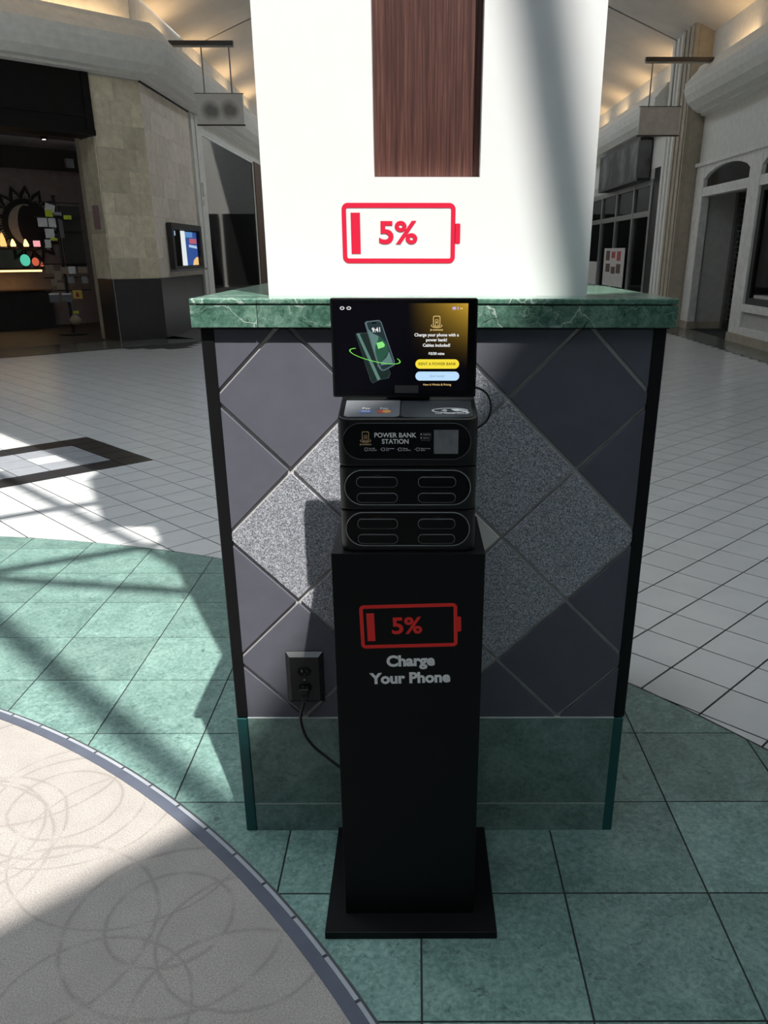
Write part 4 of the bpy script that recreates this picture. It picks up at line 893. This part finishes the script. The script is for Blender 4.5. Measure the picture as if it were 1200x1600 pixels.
# display rack with hanging goods
rk = thing('display_rack', W45(1.0, 1.95, 0), 'dark spinning rack hung with small goods in the left shop', 'rack')
MB().lathe([(.28, 0), (.28, .03), (.03, .05), (.03, 2.55), (.05, 2.58)], W45(1.0, 1.95, 0), 12).build('pole', 'frame_dark', rk)
for zz in (2.45, 2.2, 1.95, 1.35, 1.1, .86): w45(.55, 1.45, 1.86, 1.90, zz - .01, zz + .01).build('arm', 'frame_dark', rk)
w45(.55, .95, 1.90, 1.94, 1.3, 2.4).build('back_board', 'shop_dark', rk)
ITEMS = [(1.156, 2.353, .179, .135, 'white', 'tilted white card at the top of the rack'), (1.196, 2.255, .138, .12, 'lime', 'square lime price tag below the top white card'), (1.026, 2.253, .148, .06, 'grey', 'grey narrow label right of the lime price tag'),
 (.849, 2.193, .151, .076, 'lime', 'wide lime tag at the right side of the rack'), (1.335, 2.095, .177, .157, 'white', 'left of the two white cards in the rack\'s upper row'), (1.155, 2.092, .139, .159, 'white', 'right of the two white cards in the rack\'s upper row'),
 (1.23, 1.902, .172, .167, 'white', 'single white card in the middle of the rack'), (1.174, 1.801, .132, .046, 'lime', 'thin lime tag below the middle white card'), (1.293, 1.719, .114, .145, 'white', 'lowest white card above the brown packets on the rack'),
 (.995, 1.989, .083, .337, 'strap', 'long grey strap hanging at the rack\'s pole'), (1.346, 1.258, .148, .155, 'tan', 'brown packet at the far left of the rack\'s packet row'), (1.067, 1.232, .135, .126, 'tan', 'brown packet in the middle of the rack\'s packet row'),
 (.906, 1.237, .136, .134, 'white', 'white packet in the rack\'s row of brown packets'), (.691, 1.235, .191, .112, 'tan', 'wide brown packet at the right of the rack\'s packet row'), (1.198, 1.147, .15, .157, 'tan', 'brown packet hanging just below the packet row'),
 (1.311, 1.016, .108, .125, 'tan', 'small brown packet low on the left of the rack'), (1.189, .95, .143, .134, 'tan', 'lowest brown packet on the rack'), (.952, 1.056, .119, .119, 'grey', 'grey packet low in the middle of the rack'),
 (.676, 1.05, .113, .129, 'grey', 'grey packet low at the right of the rack'), (.866, .781, .19, .161, 'yellow', 'yellow and red packet near the bottom of the rack'), (1.333, .732, .2, .174, 'pack', 'left clear pouch at the bottom of the rack'), (1.09, .724, .187, .176, 'pack', 'right clear pouch at the bottom of the rack')]
for (s, z, wd, ht, mt, lb) in ITEMS:
    mm = {'strap': 'strap_grey'}.get(mt, 'card_' + mt); tl = .25 if lb.startswith('tilted') else 0
    pts = [(s + a * math.cos(tl) - b * math.sin(tl), z + a * math.sin(tl) + b * math.cos(tl)) for a, b in ((-wd / 2, -ht / 2), (wd / 2, -ht / 2), (wd / 2, ht / 2), (-wd / 2, ht / 2))]
    it = thing('price_tag' if mt == 'lime' else 'hanging_packet', W45(s, 1.82, z - ht / 2), lb, 'tag' if mt == 'lime' else 'packet', 'goods on the shop rack')
    ft = -.016 if mt == 'lime' else 0
    MB().prism(pts, lambda p, q, d: W45(p, 1.80 + ft + d, q), 0, .012).build('card', mm, it); MB().tube([W45(s, 1.806, z + ht / 2 - .01), W45(s, 1.87, z + ht / 2 + .015)], .006, 6).build('hook', 'frame_dark', it)
    if mt == 'pack': MB().prism([(s - wd / 2, z + ht / 2 - .03), (s + wd / 2, z + ht / 2 - .03), (s + wd / 2, z + ht / 2), (s - wd / 2, z + ht / 2)], lambda p, q, d: W45(p, 1.796 + d, q), 0, .003).build('header_card', 'card_white', it)
    if mt == 'yellow': MB().prism([(s - .03, z - .05), (s + .04, z - .04), (s + .02, z + .05), (s - .02, z + .03)], lambda p, q, d: W45(p, 1.796 + d, q), 0, .003).build('print', 'poster_red', it)
bag = thing('pouch_bag', W45(.986, 1.8, .2), 'tan drawstring pouch with a lime tag hanging low beside the shop rack', 'pouch')
MB().lathe([(.05, 0), (.11, .04), (.12, .1), (.07, .17), (.03, .2), (.05, .23)], W45(.986, 1.8, .2), 12).build('pouch', 'card_tan', bag, smooth=True); w45(.91, 1.02, 1.76, 1.77, .42, .47).build('tag', 'card_lime', bag); MB().tube([W45(.986, 1.8, .40), W45(.99, 1.83, .86)], .005, 6).build('cord', 'strap_grey', bag)
ob = w45(.956, .964, .18, .42, 1.95, 2.35).build('paper_notice', 'notice_pink'); tag(ob, 'faded pink notice on the stone reveal of the left shop', 'notice')

# ------------------------------------------------------------------ right: shopfront with arched transoms and roller grille
sf = thing('shopfront', (XR, 14, 0), 'white timber shopfront with arched transoms on the right wall', 'shopfront')
def RW(p, q, d): return (XR + d, p, q)
def post(a, b, z0, z1, name='post', d0=-.05, d1=.12, mat='frame_white'): return MB().box(XR + d0, XR + d1, a, b, z0, z1).build(name, mat, sf, bevel=.01, seg=1)
post(16.55, 17.06, .15, 3.27); post(13.55, 14.08, .15, 3.27); post(10.9, 11.4, .15, 3.27)
MB().box(XR - .09, XR + .1, 10.9, 17.1, 3.25, 3.32).build('cap_moulding', 'frame_white', sf)
for (a, b) in ((14.08, 16.55), (11.4, 13.55)):
    n = 14; c = (a + b) / 2; arcp = [(a + (b - a) * k / n, 2.99 + .20 * math.sin(math.pi * k / n) ** .6) for k in range(n + 1)]
    MB().prism([(a, 3.26)] + arcp + [(b, 3.26)], RW, -.04, .1).build('arched_head', 'frame_white', sf)
    MB().box(XR + .03, XR + .045, a, b, 2.82, 3.2).build('transom_pane', 'shop_glass_dark', sf); MB().box(XR - .04, XR + .1, a, b, 2.66, 2.83).build('transom_rail', 'frame_white', sf)
for (a, b) in ((16.5, 17.06), (13.5, 14.1), (10.9, 13.5)): MB().box(XR - .07, XR + .14, a, b, 0, .155).build('plinth', 'beige_stone', sf)
# window bay
MB().ring([(11.4, .68), (13.55, .68), (13.55, 2.67), (11.4, 2.67)], [(11.55, .80), (13.40, .80), (13.40, 2.58), (11.55, 2.58)], RW, .0, .08).build('window_frame', 'frame_dark', sf)
MB().box(XR + .04, XR + .05, 11.55, 13.40, .80, 2.58).build('window_pane', 'shop_glass', sf)
MB().box(XR - .06, XR + .1, 11.4, 13.55, .56, .69).build('sill_rail', 'frame_white', sf); MB().box(XR + .0, XR + .06, 11.4, 13.55, .27, .56).build('sill_panel', 'plaster_grey', sf); MB().box(XR - .05, XR + .1, 11.4, 13.55, .155, .28).build('base_rail', 'frame_white', sf)
# recess and grille
struct(MB().box(XR + .1, XR + 1.3, 16.62, 16.75, 0, 3.0).box(XR + .1, XR + 1.3, 13.95, 14.05, 0, 3.0).box(XR + .1, XR + 1.3, 13.95, 16.75, 2.75, 2.85).build('wall_recess', 'plaster_grey'), 'plain grey side walls of the shuttered doorway')
struct(MB().box(XR + .12, XR + .72, 16.60, 16.62, 0, .15).build('baseboard_recess', 'beige_stone'), 'beige skirting in the shuttered doorway')
struct(MB().box(XR + .1, 9, 13.9, 14.0, 0, 3.4).box(8.9, 9, 10.4, 17, 0, 3.4).box(XR + .1, 9, 10.4, 17, 3.3, 3.4).box(XR + .1, 9, 10.9, 11.0, 0, 3.4).build('wall_inside', 'plaster_grey'), 'grey interior walls behind the right shopfront')
gr = thing('roller_grille', (XR + .75, 15.3, 0), 'dark roller grille closed across the right doorway', 'grille')
gx = XR + .76
MB().box(gx + .08, gx + .12, 14.06, 16.6, 0, 2.74).build('dark_backing', 'frame_dark', gr); MB().box(gx - .06, gx + .04, 16.46, 16.61, 0, 2.74).build('side_rail', 'grille_grey', gr); MB().box(gx - .06, gx + .04, 14.06, 14.2, 0, 2.74).build('side_rail', 'grille_grey', gr); MB().box(gx - .05, gx + .04, 14.2, 16.46, 0, .14).build('bottom_bar', 'frame_dark', gr)
slat = MB().box(-.008, .008, 0, 2.26, 0, .02).build('grille_rod', 'grille_grey', gr); slat.location = Vector((gx, 14.2, .2)) - WL[gr.name]
for k in range(1, 25):
    o = slat.copy(); COL.objects.link(o); o.location = Vector((gx, 14.2, .2 + k * .105)) - WL[gr.name]
link = MB().box(-.006, .006, -.008, .008, 0, .105).build('grille_link', 'grille_grey', gr); link.location = Vector((gx - .008, 14.3, .2)) - WL[gr.name]
for k in range(24):
    for j in range(11):
        if k == 0 and j == 0: continue
        o = link.copy(); COL.objects.link(o); o.location = Vector((gx - .008, 14.3 + j * .205 + (.1 if k % 2 else 0), .2 + k * .105)) - WL[gr.name]
# pilaster
pi_ = struct(MB().box(5.68, 6.3, 17.1, 17.95, .25, 6.0).build('trim_10', 'beige_stone'), 'tall beige stone pilaster between the right shops')
for (a, b) in ((5.655, 5.685),):
    for y in (17.18, 17.46, 17.74): MB().box(a, b, y, y + .14, .3, 5.9).build('pilaster_rib', 'beige_stone', pi_)
MB().box(5.62, 6.3, 17.06, 18.0, 0, .26).build('pilaster_base', 'beige_stone', pi_); MB().box(5.76, 5.98, 17.08, 17.1, .3, 5.9).build('pilaster_rib', 'beige_stone', pi_)
wp = struct(MB().box(5.74, 6.3, 17.95, 18.9, 0, 6.1).build('trim_11', 'plaster_white'), 'white fluted pilaster beside the far right shop')
for y in (18.02, 18.3, 18.58): MB().box(5.70, 5.745, y, y + .16, 0.1, 6.0).build('flute', 'plaster_white', wp)
# far right shop
fs = thing('shopfront', (XR, 23.5, 0), 'far right shop with aluminium doors and windows beyond the pilaster', 'shopfront')
for y in (19.3, 20.55, 22.3, 24.3, 26.3, 28.2): MB().box(XR - .03, XR + .08, y, y + .16, 0, 3.25).build('mullion', 'aluminium', fs)
for z in (3.18, 2.45, .04): MB().box(XR - .02, XR + .08, 20.6, 28.3, z, z + .13).build('rail', 'aluminium', fs)
for (a, b) in ((20.71, 22.3), (22.46, 24.3), (24.46, 26.3), (26.46, 28.2)):
    MB().box(XR + .02, XR + .03, a, b, .17, 2.45).build('pane', 'shop_glass', fs); MB().box(XR + .02, XR + .03, a, b, 2.58, 3.18).build('pane', 'shop_glass', fs)
MB().box(XR, XR + .1, 19.2, 20.55, 0, 3.55).build('dark_panel', 'frame_dark', fs); MB().box(XR, XR + .1, 20.5, 28.4, 3.31, 3.56).build('header', 'plaster_grey', fs)
struct(MB().box(9, 9.1, 19, 28.5, 0, 3.6).box(XR + .1, 9.1, 28.4, 28.5, 0, 3.6).box(XR + .1, 9.1, 19, 28.5, 3.55, 3.65).build('wall_inside', 'wall_dim'), 'dim interior walls behind the far right shop')
sg = thing('fascia_sign', (XR, 23.2, 3.3), 'large dark blurred sign box above the far right shop', 'sign')
MB().box(XR - .35, XR - .035, 20.9, 25.6, 3.30, 4.28).build('box', 'frame_dark', sg); MB().box(XR - .36, XR - .345, 21.0, 25.5, 3.36, 4.22).box(XR - .34, XR - .05, 20.885, 20.9, 3.36, 4.22).build('face', 'sign_mottled', sg)
ps = thing('window_poster', (XR, 23.5, .6), 'white poster with small pictures in the far right shop window', 'poster')
MB().box(XR - .047, XR - .035, 22.75, 25.4, .62, 1.70).build('sheet', 'poster_white', ps)
for (a, z, w_, h_, mt) in ((24.6, 1.35, .5, .28, 'poster_brown'), (23.9, 1.42, .45, .18, 'poster_red'), (23.2, 1.35, .45, .26, 'poster_red'), (24.5, 1.02, .55, .24, 'poster_brown'), (23.8, .98, .5, .2, 'poster_brown'), (23.15, 1.0, .5, .26, 'poster_brown')):
    MB().box(XR - .053, XR - .046, a, a + w_, z, z + h_).build('picture', mt, ps)
nt = tag(MB().box(XR - .012, XR - .002, 26.6, 27.9, .55, 1.3).build('window_notice', 'poster_white'), 'small pale notice low in the farthest right window', 'notice')
rg = random.Random(11)
twk = thing('string_lights', (7.4, 23.5, 2.6), 'violet and warm string lights behind the far right shop window', 'lights')
MB().tube([(7.4, 20.8, 3.1), (7.4, 28.2, 3.1)], .01, 6).build('wire', 'frame_dark', twk)
for k in range(26):
    y = rg.uniform(20.9, 28); z = rg.uniform(2.55, 3.1); MB().lathe([(.001, 0), (.03, .03), (.001, .06)], (7.4, y, z), 6).build('bulb', 'twinkle' if rg.random() < .75 else 'lamp_yellow', twk)
